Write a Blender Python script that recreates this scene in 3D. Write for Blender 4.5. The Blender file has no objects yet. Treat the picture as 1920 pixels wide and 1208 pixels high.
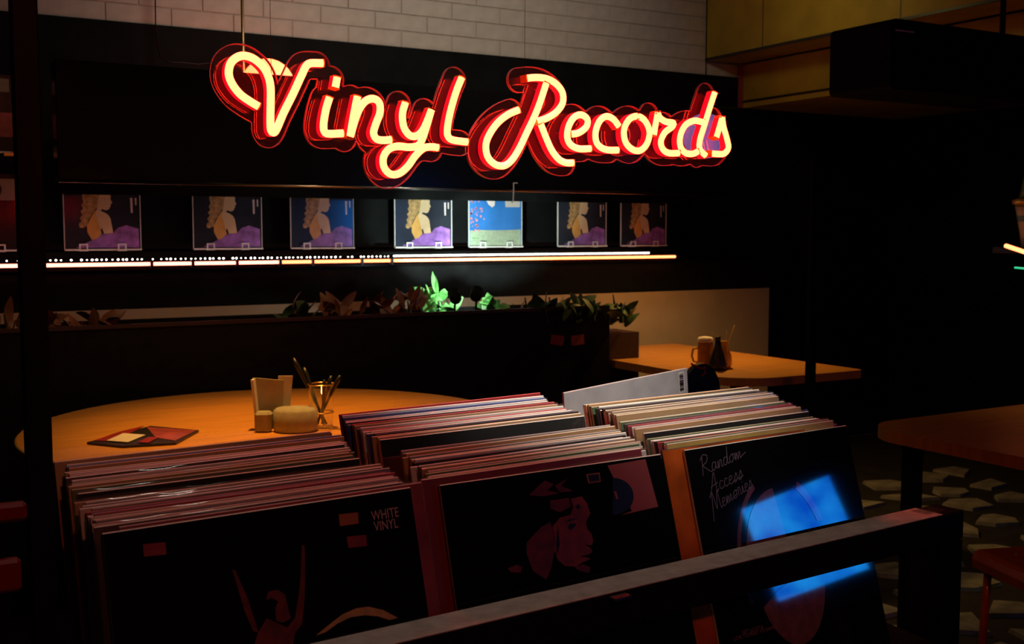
import bpy, math, random
import numpy as np
from mathutils import Vector, Matrix

random.seed(7)
S = bpy.context.scene
C = S.collection
PI = math.pi
R = math.radians

# ------------------------------------------------------------------ camera
CZ = 1.35                      # camera height above the floor
FPX = 2080.0                   # focal length in pixels of the 1920 px frame
YAW = R(30.0)
PITCH = math.atan(169.0 / 2080.0)
cd = bpy.data.cameras.new('camera')
cam = bpy.data.objects.new('camera', cd)
C.objects.link(cam)
cam.location = (0, 0, CZ)
cam.rotation_euler = (PI / 2 - PITCH, 0, -YAW)
cd.sensor_width = 36.0
cd.lens = FPX * 36.0 / 1920.0
cd.clip_start = 0.02
cd.dof.use_dof = True
cd.dof.focus_distance = 1.7
cd.dof.aperture_fstop = 13.0
S.camera = cam

# ------------------------------------------------------------------ world, exposure
w = bpy.data.worlds.new('world')
S.world = w
w.use_nodes = True
w.node_tree.nodes['Background'].inputs[0].default_value = (0.10, 0.14, 0.14, 1)
w.node_tree.nodes['Background'].inputs[1].default_value = 0.0
S.view_settings.view_transform = 'Standard'
S.view_settings.look = 'None'
S.view_settings.exposure = 0.0
S.view_settings.gamma = 1.0
S.view_settings.use_curve_mapping = False
try:
    S.cycles.use_denoising = True
    S.cycles.transparent_max_bounces = 24
    S.cycles.sample_clamp_indirect = 3.0
    S.cycles.caustics_reflective = False
    S.cycles.caustics_refractive = False
    S.cycles.max_bounces = 6
except Exception:
    pass


def spot(name, loc, target, power, color, angle, blend=0.5, radius=0.03):
    l = bpy.data.lights.new(name, 'SPOT')
    l.energy = power; l.color = color
    l.spot_size = R(angle); l.spot_blend = blend
    l.shadow_soft_size = radius
    o = bpy.data.objects.new(name, l)
    C.objects.link(o)
    o.location = loc
    d = Vector(target) - Vector(loc)
    o.rotation_euler = d.to_track_quat('-Z', 'Y').to_euler()
    return o


def point(name, loc, power, color, radius=0.04):
    l = bpy.data.lights.new(name, 'POINT')
    l.energy = power; l.color = color; l.shadow_soft_size = radius
    o = bpy.data.objects.new(name, l)
    C.objects.link(o)
    o.location = loc
    return o


WARM = (1.0, 0.56, 0.20)
# ceiling lamps of the room
spot('table_lamp_light', (1.10, 3.22, 2.60), (1.12, 3.25, 0.75), 185, (1.0, 0.42, 0.06), 52, 1.0, 0.05)
spot('table_lamp_spill', (1.10, 3.22, 2.55), (1.12, 3.6, 0.75), 30, (1.0, 0.60, 0.28), 120, 1.0, 0.05)
spot('far_table_lamp_light', (3.42, 4.10, 1.57), (3.42, 4.15, 0.75), 30, (1.0, 0.50, 0.12), 150, 1.0, 0.05)
spot('side_table_lamp_light', (3.95, 2.25, 2.5), (3.95, 2.2, 0.75), 10, (1.0, 0.55, 0.12), 62, 0.9, 0.05)
spot('record_lamp_light', (1.15, 0.78, 2.85), (0.92, 1.40, 1.12), 210, (1.0, 0.92, 0.80), 24, 1.0, 0.03)
spot('rack_lamp_light', (0.75, 1.45, 2.95), (0.65, 1.25, 1.08), 14, (1.0, 0.90, 0.76), 60, 1.0, 0.06)
point('room_lamp_light', (0.5, -1.0, 2.6), 21, (1.0, 0.20, 0.09), 0.08)
spot('brick_lamp_light', (2.3, 3.2, 2.9), (2.35, 5.2, 2.38), 60, (1.0, 0.86, 0.68), 105, 1.0, 0.08)
spot('beam_lamp_light', (3.5, 4.1, 2.6), (4.5, 4.2, 2.35), 4.2, (1.0, 0.74, 0.22), 120, 1.0, 0.08)
spot('floor_lamp_light', (3.4, 1.9, 2.6), (3.8, 2.9, 0.0), 1.1, (0.8, 1.0, 0.78), 44, 0.8, 0.05)

# ------------------------------------------------------------------ picture geometry helpers
_F0 = Vector((math.sin(YAW), math.cos(YAW), 0)); _R = Vector((math.cos(YAW), -math.sin(YAW), 0)); _Z = Vector((0, 0, 1))
_F = _F0 * math.cos(PITCH) - _Z * math.sin(PITCH)
_U = _F0 * math.sin(PITCH) + _Z * math.cos(PITCH)
CAM = Vector((0, 0, CZ))


def ray(px, py):
    return _F + _R * ((px - 960) / FPX) + _U * ((604 - py) / FPX)


def at_y(px, py, y):
    d = ray(px, py)
    return CAM + d * (y / d.y)


def at_z(px, py, z):
    d = ray(px, py)
    return CAM + d * ((z - CZ) / d.z)


def on_plane(px, py, p0, n):
    d = ray(px, py)
    return CAM + d * (((p0 - CAM).dot(n)) / d.dot(n))


# ------------------------------------------------------------------ materials
MATS = {}


def mat(name, color=(.5, .5, .5), rough=.5, metal=0.0, emit=None, strength=1.0, var=0.0, vscale=20.0,
        coat=0.0, spec=0.5, bump=0.0, ior=1.5, stretch=(1, 1, 1), trans=0.0, wood=False):
    m = bpy.data.materials.new(name)
    m.use_nodes = True
    nt = m.node_tree; N = nt.nodes; L = nt.links
    b = N['Principled BSDF']
    b.inputs['Base Color'].default_value = (*color, 1)
    b.inputs['Roughness'].default_value = rough
    b.inputs['Metallic'].default_value = metal
    b.inputs['IOR'].default_value = ior
    b.inputs['Specular IOR Level'].default_value = spec
    b.inputs['Coat Weight'].default_value = coat
    b.inputs['Coat Roughness'].default_value = 0.04
    b.inputs['Transmission Weight'].default_value = trans
    if emit:
        b.inputs['Emission Color'].default_value = (*emit, 1)
        b.inputs['Emission Strength'].default_value = strength
    if var > 0 or bump > 0:
        tc = N.new('ShaderNodeTexCoord')
        mp = N.new('ShaderNodeMapping')
        mp.inputs['Scale'].default_value = stretch
        L.new(tc.outputs['Object'], mp.inputs['Vector'])
        nz = N.new('ShaderNodeTexNoise')
        nz.inputs['Scale'].default_value = vscale
        nz.inputs['Detail'].default_value = 5
        L.new(mp.outputs['Vector'], nz.inputs['Vector'])
        if var > 0:
            cr = N.new('ShaderNodeValToRGB')
            cr.color_ramp.elements[0].position = .3
            cr.color_ramp.elements[1].position = .7
            lo = [max(0, c * (1 - var)) for c in color]; hi = [min(1, c * (1 + var)) for c in color]
            cr.color_ramp.elements[0].color = (*lo, 1); cr.color_ramp.elements[1].color = (*hi, 1)
            L.new(nz.outputs['Fac'], cr.inputs['Fac'])
            L.new(cr.outputs['Color'], b.inputs['Base Color'])
        if bump > 0:
            bp = N.new('ShaderNodeBump')
            bp.inputs['Strength'].default_value = bump
            bp.inputs['Distance'].default_value = .01
            L.new(nz.outputs['Fac'], bp.inputs['Height'])
            L.new(bp.outputs['Normal'], b.inputs['Normal'])
    MATS[name] = m
    return m


def mix_clear(name, tint=(1, 1, 1), haze=None, hazefac=0.0, rough=.05, ior=1.5):
    """clear plastic sheet: transparent body, real Fresnel gloss, optional white haze"""
    m = bpy.data.materials.new(name); m.use_nodes = True
    nt = m.node_tree; N = nt.nodes; L = nt.links
    N.remove(N['Principled BSDF'])
    out = N['Material Output']
    tr = N.new('ShaderNodeBsdfTransparent'); tr.inputs[0].default_value = (*tint, 1)
    gl = N.new('ShaderNodeBsdfGlossy'); gl.inputs['Roughness'].default_value = rough
    fr = N.new('ShaderNodeFresnel')
    # a thin sheet reflects the same from both sides: invert the ratio on back faces
    ge = N.new('ShaderNodeNewGeometry'); mr = N.new('ShaderNodeMapRange')
    mr.inputs['To Min'].default_value = ior; mr.inputs['To Max'].default_value = 1.0 / ior
    L.new(ge.outputs['Backfacing'], mr.inputs['Value']); L.new(mr.outputs['Result'], fr.inputs[0])
    base = tr.outputs[0]
    if haze:
        df = N.new('ShaderNodeBsdfDiffuse'); df.inputs[0].default_value = (*haze, 1)
        tl = N.new('ShaderNodeBsdfTranslucent'); tl.inputs[0].default_value = (*haze, 1)
        ad = N.new('ShaderNodeMixShader'); ad.inputs[0].default_value = .5
        L.new(df.outputs[0], ad.inputs[1]); L.new(tl.outputs[0], ad.inputs[2])
        mh = N.new('ShaderNodeMixShader'); mh.inputs[0].default_value = hazefac
        L.new(tr.outputs[0], mh.inputs[1]); L.new(ad.outputs[0], mh.inputs[2])
        base = mh.outputs[0]
    mx = N.new('ShaderNodeMixShader')
    L.new(fr.outputs[0], mx.inputs[0]); L.new(base, mx.inputs[1]); L.new(gl.outputs[0], mx.inputs[2])
    L.new(mx.outputs[0], out.inputs[0])
    MATS[name] = m
    return m


mat('black_paint', (.006, .007, .007), .7, var=.3, vscale=8, spec=.08)
mat('black_gloss', (.006, .006, .006), .16, spec=.15)
mat('black_metal', (.010, .010, .010), .45, spec=.1)
mat('black_plastic', (.010, .011, .012), .4)
mat('plaster', (.52, .42, .30), .9, var=.08, vscale=6, bump=.1)
mat('mortar', (.44, .40, .34), .95, var=.1, vscale=40)
mat('painted_brick', (.50, .46, .40), .75, var=.10, vscale=14, bump=.25)
mat('ceiling_black', (.02, .02, .02), .9, var=.2)
mat('floor_dark', (.02, .021, .02), .8, var=.4, vscale=9)
mat('stone', (.28, .30, .27), .85, var=.35, vscale=14, bump=.3)
mat('yellow_wood', (.40, .30, .035), .6, var=.22, vscale=4, stretch=(14, 1, 1))
mat('wood_top', (.60, .27, .055), .38, var=.16, vscale=5, stretch=(1, 9, 1), coat=.15)
mat('wood_edge', (.42, .30, .10), .55, var=.2, vscale=8)
mat('rail_metal', (.50, .47, .42), .42, metal=.0, var=.2, vscale=60, spec=.5)
mat('trim_metal', (.40, .38, .38), .22, metal=1.0)
mat('brass', (.75, .50, .18), .28, metal=1.0)
mat('chrome', (.75, .75, .75), .2, metal=1.0)
mat('globe_glass', (.9, .8, .6), .4, emit=(7.0, .78, .24), strength=1.0)
mat('lavender_globe', (.5, .5, .8), .5, emit=(.25, .22, .75), strength=.35)
mat('neon_front', (1, .8, .5), .4, emit=(46.0, 1.0, .36), strength=1.0)
mat('neon_body', (.8, .05, .05), .4, emit=(1.7, .003, .014), strength=1.0)
mat('neon_end', (.75, .45, .05), .5)
mat('lit_acrylic_edge', (.45, .30, .35), .35)
mix_clear('acrylic', haze=(.9, .75, .75), hazefac=.02, rough=.03)
mix_clear('plastic_sleeve', haze=(.85, .85, .85), hazefac=.03, rough=.12, ior=1.55)
mix_clear('clear_glass', rough=.02)
mat('led_warm', (1, .8, .6), .4, emit=(6.0, 1.2, .85), strength=1.0)
mat('led_amber', (1, .7, .4), .4, emit=(6.0, .95, .34), strength=1.0)
mat('led_white', (1, 1, 1), .4, emit=(1.0, .95, .80), strength=6.0)
mat('led_bead', (1, 1, 1), .4, emit=(1.0, 1.0, .88), strength=17.0)
mat('led_green', (.1, .8, .5), .4, emit=(.02, .55, .25), strength=1.2)
mat('white_acrylic', (.80, .86, .82), .4)
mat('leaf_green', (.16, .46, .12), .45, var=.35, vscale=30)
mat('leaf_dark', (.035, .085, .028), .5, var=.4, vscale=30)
mat('leaf_red', (.16, .06, .025), .5, var=.3, vscale=30)
mat('soil', (.02, .014, .01), .95, bump=.5, vscale=60)
mat('planter_black', (.008, .007, .007), .7, var=.3, spec=.08)
mat('cabinet_grey', (.008, .0095, .0095), .8, var=.2, spec=.1)
mat('planter_end', (.018, .004, .004), .6, var=.3)
mat('dark_red_card', (.22, .02, .02), .7)
mat('paper_white', (.62, .60, .54), .8, var=.06)
mat('paper_cream', (.42, .38, .28), .85, var=.1)
mat('grey_fabric', (.30, .29, .22), .9, var=.12, vscale=50)
mat('red_chair', (.24, .012, .016), .45, var=.15)
mat('orange_seat', (.55, .11, .02), .3, var=.15, coat=.3)
mat('red_print', (.45, .02, .03), .6)
mat('white_print', (.72, .70, .68), .6)
mat('pink_card', (.34, .065, .07), .6, var=.1)
mat('dark_print', (.012, .010, .012), .4)
mat('beer', (.50, .22, .03), .15, var=.2)
mat('foam', (.90, .87, .78), .8, bump=.3, vscale=60)
mat('amber_glass', (.75, .45, .04), .12, var=.2)
mat('green_glass', (.10, .22, .10), .2)
mat('gold', (.85, .6, .15), .35, metal=.6)
mat('cream_ceramic', (.70, .72, .55), .35)
mat('teal_ceramic', (.12, .35, .42), .35)
mat('cover_black', (.006, .006, .007), .035, ior=1.95, spec=.5)
mat('album_sleeve', (.008, .008, .008), .12, spec=.5)
mat('cover_grey', (.40, .38, .39), .5, var=.14, vscale=25)
mat('print_gold', (.45, .30, .10), .5, var=.35, vscale=60)
mat('print_skin_red', (.20, .034, .012), .45, var=.45, vscale=45)
mat('print_dark_skin', (.13, .016, .010), .45, var=.5, vscale=60)
mat('print_orange', (.36, .11, .03), .5, var=.15)
mat('print_mauve', (.17, .07, .13), .035, ior=1.95, var=.3, vscale=60)
mat('print_bronze', (.24, .12, .11), .035, ior=1.95, var=.3, vscale=60)
mat('print_text', (.55, .38, .38), .5)
mat('print_script', (.20, .14, .17), .4)
mat('album_navy', (.018, .024, .040), .14, spec=.5, var=.3, vscale=10)
mat('album_hair', (.50, .32, .12), .3, var=.5, vscale=50)
mat('album_skin', (.80, .62, .36), .3, var=.15, vscale=15)
mat('album_shade_skin', (.75, .42, .10), .3, var=.2, vscale=15)
mat('album_violet', (.38, .17, .62), .3, var=.5, vscale=22)
mat('album_sky', (.03, .22, .66), .14, var=.25, vscale=6)
mat('album_sand', (.40, .52, .36), .3, var=.18, vscale=60)
mat('album_blossom', (.72, .26, .30), .4, var=.4, vscale=60)
mat('album_cloud', (.85, .75, .72), .4)
mat('orange_sleeve', (.48, .095, .012), .65, spec=.1, var=.8, vscale=12)
mat('yellow_sleeve', (.70, .48, .10), .4, var=.2)
mat('blue_sleeve', (.02, .05, .24), .15, var=.5, vscale=40)
mat('maroon_sleeve', (.30, .06, .07), .3, var=.4, vscale=18)
mat('tv_frame', (.01, .01, .01), .4)

# blue picture on the television behind the photographer
m = mat('tv_picture', (.01, .01, .02), .3)
nt = m.node_tree; b = nt.nodes['Principled BSDF']
tc = nt.nodes.new('ShaderNodeTexCoord'); nz = nt.nodes.new('ShaderNodeTexNoise')
nz.inputs['Scale'].default_value = 4.5; nz.inputs['Detail'].default_value = 4
cr = nt.nodes.new('ShaderNodeValToRGB')
cr.color_ramp.elements[0].position = .35; cr.color_ramp.elements[0].color = (.0, .075, .60, 1)
cr.color_ramp.elements[1].position = .68; cr.color_ramp.elements[1].color = (.012, .34, .95, 1)
nt.links.new(tc.outputs['Object'], nz.inputs['Vector']); nt.links.new(nz.outputs['Fac'], cr.inputs['Fac'])
nt.links.new(cr.outputs['Color'], b.inputs['Emission Color']); b.inputs['Emission Strength'].default_value = 6.5


# ------------------------------------------------------------------ mesh helpers
class MB:
    def __init__(s):
        s.v = []; s.f = []; s.mi = []; s.sm = []

    def add(s, vs, fs, mi=0, smooth=False):
        o = len(s.v)
        s.v += [tuple(p) for p in vs]
        for f in fs:
            s.f.append([i + o for i in f]); s.mi.append(mi); s.sm.append(smooth)
        return s

    def box(s, x0, x1, y0, y1, z0, z1, mi=0, bev=0.0):
        if bev <= 0:
            vs = [(x, y, z) for z in (z0, z1) for y in (y0, y1) for x in (x0, x1)]
            fs = [(0, 2, 3, 1), (4, 5, 7, 6), (0, 1, 5, 4), (2, 6, 7, 3), (0, 4, 6, 2), (1, 3, 7, 5)]
            return s.add(vs, fs, mi)
        b = min(bev, (x1 - x0) * .49, (y1 - y0) * .49, (z1 - z0) * .49)
        # chamfered box, 24 verts
        vs = []; idx = {}
        for ix, x in enumerate((x0, x1)):
            for iy, y in enumerate((y0, y1)):
                for iz, z in enumerate((z0, z1)):
                    sx = b if ix == 0 else -b; sy = b if iy == 0 else -b; sz = b if iz == 0 else -b
                    for ax, p in enumerate(((x, y + sy, z + sz), (x + sx, y, z + sz), (x + sx, y + sy, z))):
                        idx[(ix, iy, iz, ax)] = len(vs); vs.append(p)
        fs = []
        for k in (0, 1):
            fs.append([idx[(k, a, c, 0)] for a, c in ((0, 0), (1, 0), (1, 1), (0, 1))])
            fs.append([idx[(a, k, c, 1)] for a, c in ((0, 0), (1, 0), (1, 1), (0, 1))])
            fs.append([idx[(a, c, k, 2)] for a, c in ((0, 0), (1, 0), (1, 1), (0, 1))])
        for a in (0, 1):
            for c in (0, 1):
                fs.append([idx[(0, a, c, 1)], idx[(1, a, c, 1)], idx[(1, a, c, 2)], idx[(0, a, c, 2)]])
                fs.append([idx[(a, 0, c, 0)], idx[(a, 1, c, 0)], idx[(a, 1, c, 2)], idx[(a, 0, c, 2)]])
                fs.append([idx[(a, c, 0, 0)], idx[(a, c, 1, 0)], idx[(a, c, 1, 1)], idx[(a, c, 0, 1)]])
        for i in (0, 1):
            for j in (0, 1):
                for k in (0, 1):
                    fs.append([idx[(i, j, k, 0)], idx[(i, j, k, 1)], idx[(i, j, k, 2)]])
        return s.add(vs, fs, mi)

    def lathe(s, prof, n=24, mi=0, cx=0, cy=0, smooth=True, cap=True, sx=1, sy=1):
        vs = []; fs = []
        for r, z in prof:
            for k in range(n):
                a = 2 * PI * k / n
                vs.append((cx + sx * r * math.cos(a), cy + sy * r * math.sin(a), z))
        for i in range(len(prof) - 1):
            for k in range(n):
                k2 = (k + 1) % n
                fs.append((i * n + k, i * n + k2, (i + 1) * n + k2, (i + 1) * n + k))
        s.add(vs, fs, mi, smooth)
        if cap:
            o = len(s.v) - len(vs)
            for row in (0, len(prof) - 1):
                if prof[row][0] > 1e-5:
                    s.f.append([o + row * n + k for k in range(n)]); s.mi.append(mi); s.sm.append(False)
        return s

    def tube(s, pts, r, n=8, mi=0, cap=True, smooth=True):
        pts = [Vector(p) for p in pts]
        rr = r if isinstance(r, (list, tuple)) else [r] * len(pts)
        vs = []; fs = []
        up = None
        for i, p in enumerate(pts):
            a = pts[max(0, i - 1)]; c = pts[min(len(pts) - 1, i + 1)]
            t = (c - a).normalized()
            if up is None:
                up = t.orthogonal().normalized()
            up = (up - t * up.dot(t))
            up = up.normalized() if up.length > 1e-6 else t.orthogonal().normalized()
            bb = t.cross(up)
            for k in range(n):
                an = 2 * PI * k / n
                vs.append(p + (up * math.cos(an) + bb * math.sin(an)) * rr[i])
        for i in range(len(pts) - 1):
            for k in range(n):
                k2 = (k + 1) % n
                fs.append((i * n + k, i * n + k2, (i + 1) * n + k2, (i + 1) * n + k))
        o = len(s.v)
        s.add(vs, fs, mi, smooth)
        if cap:
            s.f.append([o + k for k in range(n)]); s.mi.append(mi); s.sm.append(False)
            e = o + (len(pts) - 1) * n
            s.f.append([e + k for k in range(n)]); s.mi.append(mi); s.sm.append(False)
        return s

    def prism(s, outline, z0, z1, mi=0, axis='z'):
        n = len(outline)
        vs = []
        for h in (z0, z1):
            for a, c in outline:
                vs.append((a, c, h) if axis == 'z' else ((a, h, c) if axis == 'y' else (h, a, c)))
        fs = [list(range(n)), list(range(n, 2 * n))] + [(i, (i + 1) % n, n + (i + 1) % n, n + i) for i in range(n)]
        return s.add(vs, fs, mi)

    def mesh(s, name, mats):
        me = bpy.data.meshes.new(name)
        me.from_pydata(s.v, [], s.f)
        for mm in (mats if isinstance(mats, (list, tuple)) else [mats]):
            me.materials.append(MATS[mm])
        me.polygons.foreach_set('material_index', s.mi)
        me.polygons.foreach_set('use_smooth', s.sm)
        import bmesh
        bm = bmesh.new(); bm.from_mesh(me)
        bmesh.ops.recalc_face_normals(bm, faces=bm.faces)
        bm.to_mesh(me); bm.free()
        me.update()
        return me

    def build(s, name, mats, parent=None, loc=(0, 0, 0)):
        return obj(name, s.mesh(name, mats), parent, loc)


def obj(name, me, parent=None, loc=(0, 0, 0)):
    o = bpy.data.objects.new(name, me)
    C.objects.link(o)
    o.location = loc
    if parent is not None:
        o.parent = parent
    return o


def tag(o, label, cat, group=None, kind=None):
    if label: o['label'] = label
    if cat: o['category'] = cat
    if group: o['group'] = group
    if kind: o['kind'] = kind
    return o


def structure(o):
    o['kind'] = 'structure'
    return o


def thing(name, label, cat, loc=(0, 0, 0), rz=0, group=None):
    o = bpy.data.objects.new(name, None)
    C.objects.link(o)
    o.empty_display_size = .05
    o.location = loc; o.rotation_euler = (0, 0, rz)
    return tag(o, label, cat, group)


def rounded_rect(x0, x1, y0, y1, r, n=6):
    """r may be one radius or four (x0y0, x1y0, x1y1, x0y1)"""
    rr = r if isinstance(r, (list, tuple)) else [r] * 4
    out = []
    for (cx, cy, a0), q in zip(((x0, y0, PI), (x1, y0, 1.5 * PI), (x1, y1, 0), (x0, y1, .5 * PI)), rr):
        px = cx + (q if cx == x0 else -q); py = cy + (q if cy == y0 else -q)
        for k in range(n + 1):
            a = a0 + .5 * PI * k / n
            out.append((px + q * math.cos(a), py + q * math.sin(a)))
    return out


def spline(pts, step):
    """Catmull-Rom through 2D points, resampled"""
    P = [np.array(p, float) for p in pts]
    if len(P) == 2:
        n = max(2, int(np.linalg.norm(P[1] - P[0]) / step) + 1)
        return [P[0] + (P[1] - P[0]) * t for t in np.linspace(0, 1, n)]
    closed = np.linalg.norm(P[0] - P[-1]) < 1e-9
    Q = [P[-2]] + P + [P[1]] if closed else [2 * P[0] - P[1]] + P + [2 * P[-1] - P[-2]]
    out = []
    for i in range(1, len(Q) - 2):
        p0, p1, p2, p3 = Q[i - 1:i + 3]
        n = max(2, int(np.linalg.norm(p2 - p1) / step) + 1)
        for t in np.linspace(0, 1, n, endpoint=False):
            out.append(.5 * ((2 * p1) + (-p0 + p2) * t + (2 * p0 - 5 * p1 + 4 * p2 - p3) * t * t + (-p0 + 3 * p1 - 3 * p2 + p3) * t ** 3))
    out.append(P[-1])
    return out


def text_mesh(body, size, shear=0.0, offset=0.0, align='LEFT'):
    cu = bpy.data.curves.new('lettering', 'FONT')
    cu.body = body; cu.size = size; cu.shear = shear; cu.offset = offset
    cu.align_x = align; cu.resolution_u = 3
    t = bpy.data.objects.new('lettering', cu)
    C.objects.link(t)
    bpy.context.view_layer.update()
    me = bpy.data.meshes.new_from_object(t)
    bpy.data.objects.remove(t)
    bpy.data.curves.remove(cu)
    return me


# ================================================================== THE ROOM
X0, X1, Y0, Y1, ZC = -2.6, 5.95, -2.45, 5.20, 3.15
structure(MB().box(X0 - .1, X1 + .1, Y0 - .1, Y1 + .2, -.1, -.012).build('floor', 'floor_dark'))
FLOOR = bpy.data.objects['floor']
structure(MB().box(X0 - .1, X1 + .1, Y0 - .1, Y1 + .2, ZC, ZC + .1).build('ceiling', 'ceiling_black'))
structure(MB().box(X0 - .1, X0, Y0 - .1, Y1 + .2, -.012, ZC).build('wall_left', 'black_paint'))
structure(MB().box(X1, X1 + .1, Y0 - .1, Y1 + .2, -.012, ZC).build('wall_right', 'black_paint'))
structure(MB().box(X0, X1, Y0 - .1, Y0, -.012, ZC).build('wall_front', 'black_paint'))
ZB = CZ + .1785 * Y1           # lower edge of the painted bricks
ZL = CZ - .0665 * 5.0          # lower edge of the black cabinet, plaster below
wb = structure(MB().box(X0, X1, Y1 + .012, Y1 + .2, -.012, ZC).build('wall_back', 'mortar'))
MB().box(X0, X1, Y1 - .004, Y1 + .012, CZ - .5, ZB).build('black_band', 'black_paint', wb)
XPL = at_y(1442, 560, 4.93).x
MB().box(X0, XPL, 4.93, Y1 + .012, 0.0, CZ - .3305).build('plaster_field', 'plaster', wb)
MB().box(XPL, X1, Y1 - .004, Y1 + .012, 0.0, CZ - .5).build('dark_field', 'black_paint', wb)
# painted bricks, each one its own piece
BL, BH, JT = .285, .0835, .004
brick_me = [MB().box(0, BL - JT, -.0045 - .0008 * k, .012, 0, BH - JT, bev=.0025).mesh('brick', 'painted_brick') for k in range(4)]
half_me = MB().box(0, BL / 2 - JT, -.0045, .012, 0, BH - JT, bev=.0025).mesh('brick', 'painted_brick')
z = ZB; row = 0
while z < ZB + 9 * BH:
    x = -.2 - (BL / 2 if row % 2 else 0)
    while x < 4.42:
        obj('brick', brick_me[random.randrange(4)], wb, (x, Y1 + .012, z))
        x += BL
    z += BH; row += 1
MB().box(X0, 4.7, Y1 - .004, Y1 + .012, z, ZC).build('upper_plaster', 'painted_brick', wb)

# stone floor pieces near the side table
stones = []
gx, gy = .30, .27
for i in range(9):
    for j in range(8):
        cx = 2.75 + i * gx + (gx / 2 if j % 2 else 0) + random.uniform(-.03, .03)
        cy = 2.2 + j * gy + random.uniform(-.03, .03)
        n = random.randrange(4, 7); a0 = random.random() * 6
        ol = [(.15 * random.uniform(.55, .98) * math.cos(a0 + 2 * PI * (k + random.uniform(-.25, .25)) / n), .135 * random.uniform(.55, .98) * math.sin(a0 + 2 * PI * (k + random.uniform(-.25, .25)) / n)) for k in range(n)]
        mb = MB(); m_ = len(ol)
        top = [(a * .95, c * .95, .004) for a, c in ol]; bot = [(a, c, -.014) for a, c in ol]
        mb.add(bot + top, [list(range(m_, 2 * m_))] + [(k, (k + 1) % m_, m_ + (k + 1) % m_, m_ + k) for k in range(m_)])
        mb.build('stone', 'stone', FLOOR, (cx, cy, 0))

# yellow timber beams running away from the back wall on the right
def zrel(px, py, y):
    return at_y(px, py, y).z
xa = at_y(1320, 100, Y1).x; za = zrel(1320, 113, Y1)
xb = at_y(1383, 160, Y1).x; zb = zrel(1383, 203, Y1)
t1 = structure(MB().box(xa, xb + .02, .6, Y1 - .012, za, ZC).build('trim_1', 'yellow_wood'))
MB().box(xa - .004, xa + .01, .6, Y1 - .014, za - .006, za + .008).build('edge_bead', 'dark_print', t1)
for k in range(5):
    y_ = .9 + k * .95
    MB().box(xa - .0015, xa, y_, y_ + .005, za + .01, ZC).build('plank_joint', 'dark_print', t1)
t2 = structure(MB().box(xb + .022, X1, .6, Y1 - .012, zb, za - .01).build('trim_2', 'yellow_wood'))
MB().box(xb + .016, xb + .03, .6, Y1 - .014, zb + .03, zb + .042).build('edge_bead', 'dark_print', t2)
MB().box(xb - .006, xb + .021, Y1 - .03, Y1 - .012, zb, za - .004).build('corner_strip', 'maroon_sleeve', t2)

# ================================================================== NEON SIGN
YS = 1.55
c1 = lambda pts: [(380 + a / 3.6923, 60 + b / 3.6923) for a, b in pts]
c2 = lambda pts: [(860 + a / 3.5556, 100 + b / 3.5556) for a, b in pts]
LET = [
    ('V', [c1([(385, 515), (330, 482), (260, 432), (205, 362), (180, 290), (195, 215), (245, 172), (300, 166), (360, 190), (420, 245), (455, 312), (470, 390), (470, 500), (468, 610), (472, 680), (490, 697), (512, 672), (560, 560), (620, 440), (680, 310), (715, 238), (750, 216), (830, 216)])]),
    ('i', [c1([(930, 315), (918, 385)]), c1([(877, 455), (852, 540), (836, 640), (842, 690), (872, 705), (970, 702)])]),
    ('n', [c1([(1070, 448), (1048, 560), (1027, 680), (1020, 728)]), c1([(1020, 728), (1050, 620), (1085, 532), (1130, 477), (1182, 462), (1222, 492), (1226, 560), (1197, 640), (1182, 700), (1202, 740), (1250, 750), (1303, 746)])]),
    ('y', [c1([(1402, 490), (1382, 570), (1392, 660), (1432, 715), (1480, 720), (1522, 682), (1558, 605), (1582, 540)]), c1([(1582, 540), (1550, 650), (1520, 740), (1490, 787), (1430, 798), (1350, 792), (1288, 812), (1250, 870), (1256, 940), (1300, 984), (1360, 980), (1420, 930), (1470, 860), (1530, 805), (1590, 796), (1628, 802)])]),
    ('l', [c1([(1792, 318), (1752, 420), (1712, 560), (1692, 680), (1702, 730), (1740, 750), (1830, 762)])]),
    ('R', [c2([(398, 378), (330, 408), (260, 463), (205, 540), (180, 612), (192, 690), (240, 740), (300, 750), (350, 716), (400, 640), (450, 535), (500, 430), (540, 330), (582, 202)]), c2([(450, 167), (520, 161), (590, 171), (650, 206), (690, 262), (692, 330), (652, 390), (592, 430), (518, 457)]), c2([(546, 472), (580, 560), (620, 648), (668, 708), (716, 730), (760, 731)])]),
    ('e', [c2([(745, 540), (800, 530), (850, 490), (856, 440), (815, 410), (766, 430), (731, 490), (722, 560), (746, 610), (800, 636), (876, 636)])]),
    ('c', [c2([(1066, 486), (1030, 440), (985, 421), (940, 450), (912, 520), (916, 590), (950, 630), (1000, 645), (1060, 646)])]),
    ('o', [c2([(1190, 420), (1240, 450), (1270, 522), (1255, 600), (1210, 648), (1155, 640), (1110, 590), (1101, 510), (1135, 442), (1190, 420)])]),
    ('r', [c2([(1300, 545), (1310, 480), (1325, 398)]), c2([(1325, 398), (1342, 432), (1380, 456), (1430, 465), (1420, 492), (1372, 530), (1346, 590), (1360, 640), (1400, 665), (1465, 666)])]),
    ('d', [c2([(1630, 460), (1570, 450), (1510, 480), (1476, 550), (1476, 620), (1510, 664), (1560, 670), (1592, 656)]), c2([(1705, 263), (1670, 370), (1630, 500), (1606, 580), (1606, 640), (1645, 682)])]),
    ('s', [c2([(1716, 562), (1740, 480), (1755, 428)]), c2([(1755, 428), (1764, 490), (1786, 570), (1796, 630), (1770, 668), (1730, 672), (1680, 668)])]),
]
sign_o = at_y(880, 250, YS)
sign = thing('neon_sign', 'glowing red and yellow neon sign spelling Vinyl Records on a clear contour-cut board', 'neon sign', sign_o)


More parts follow.
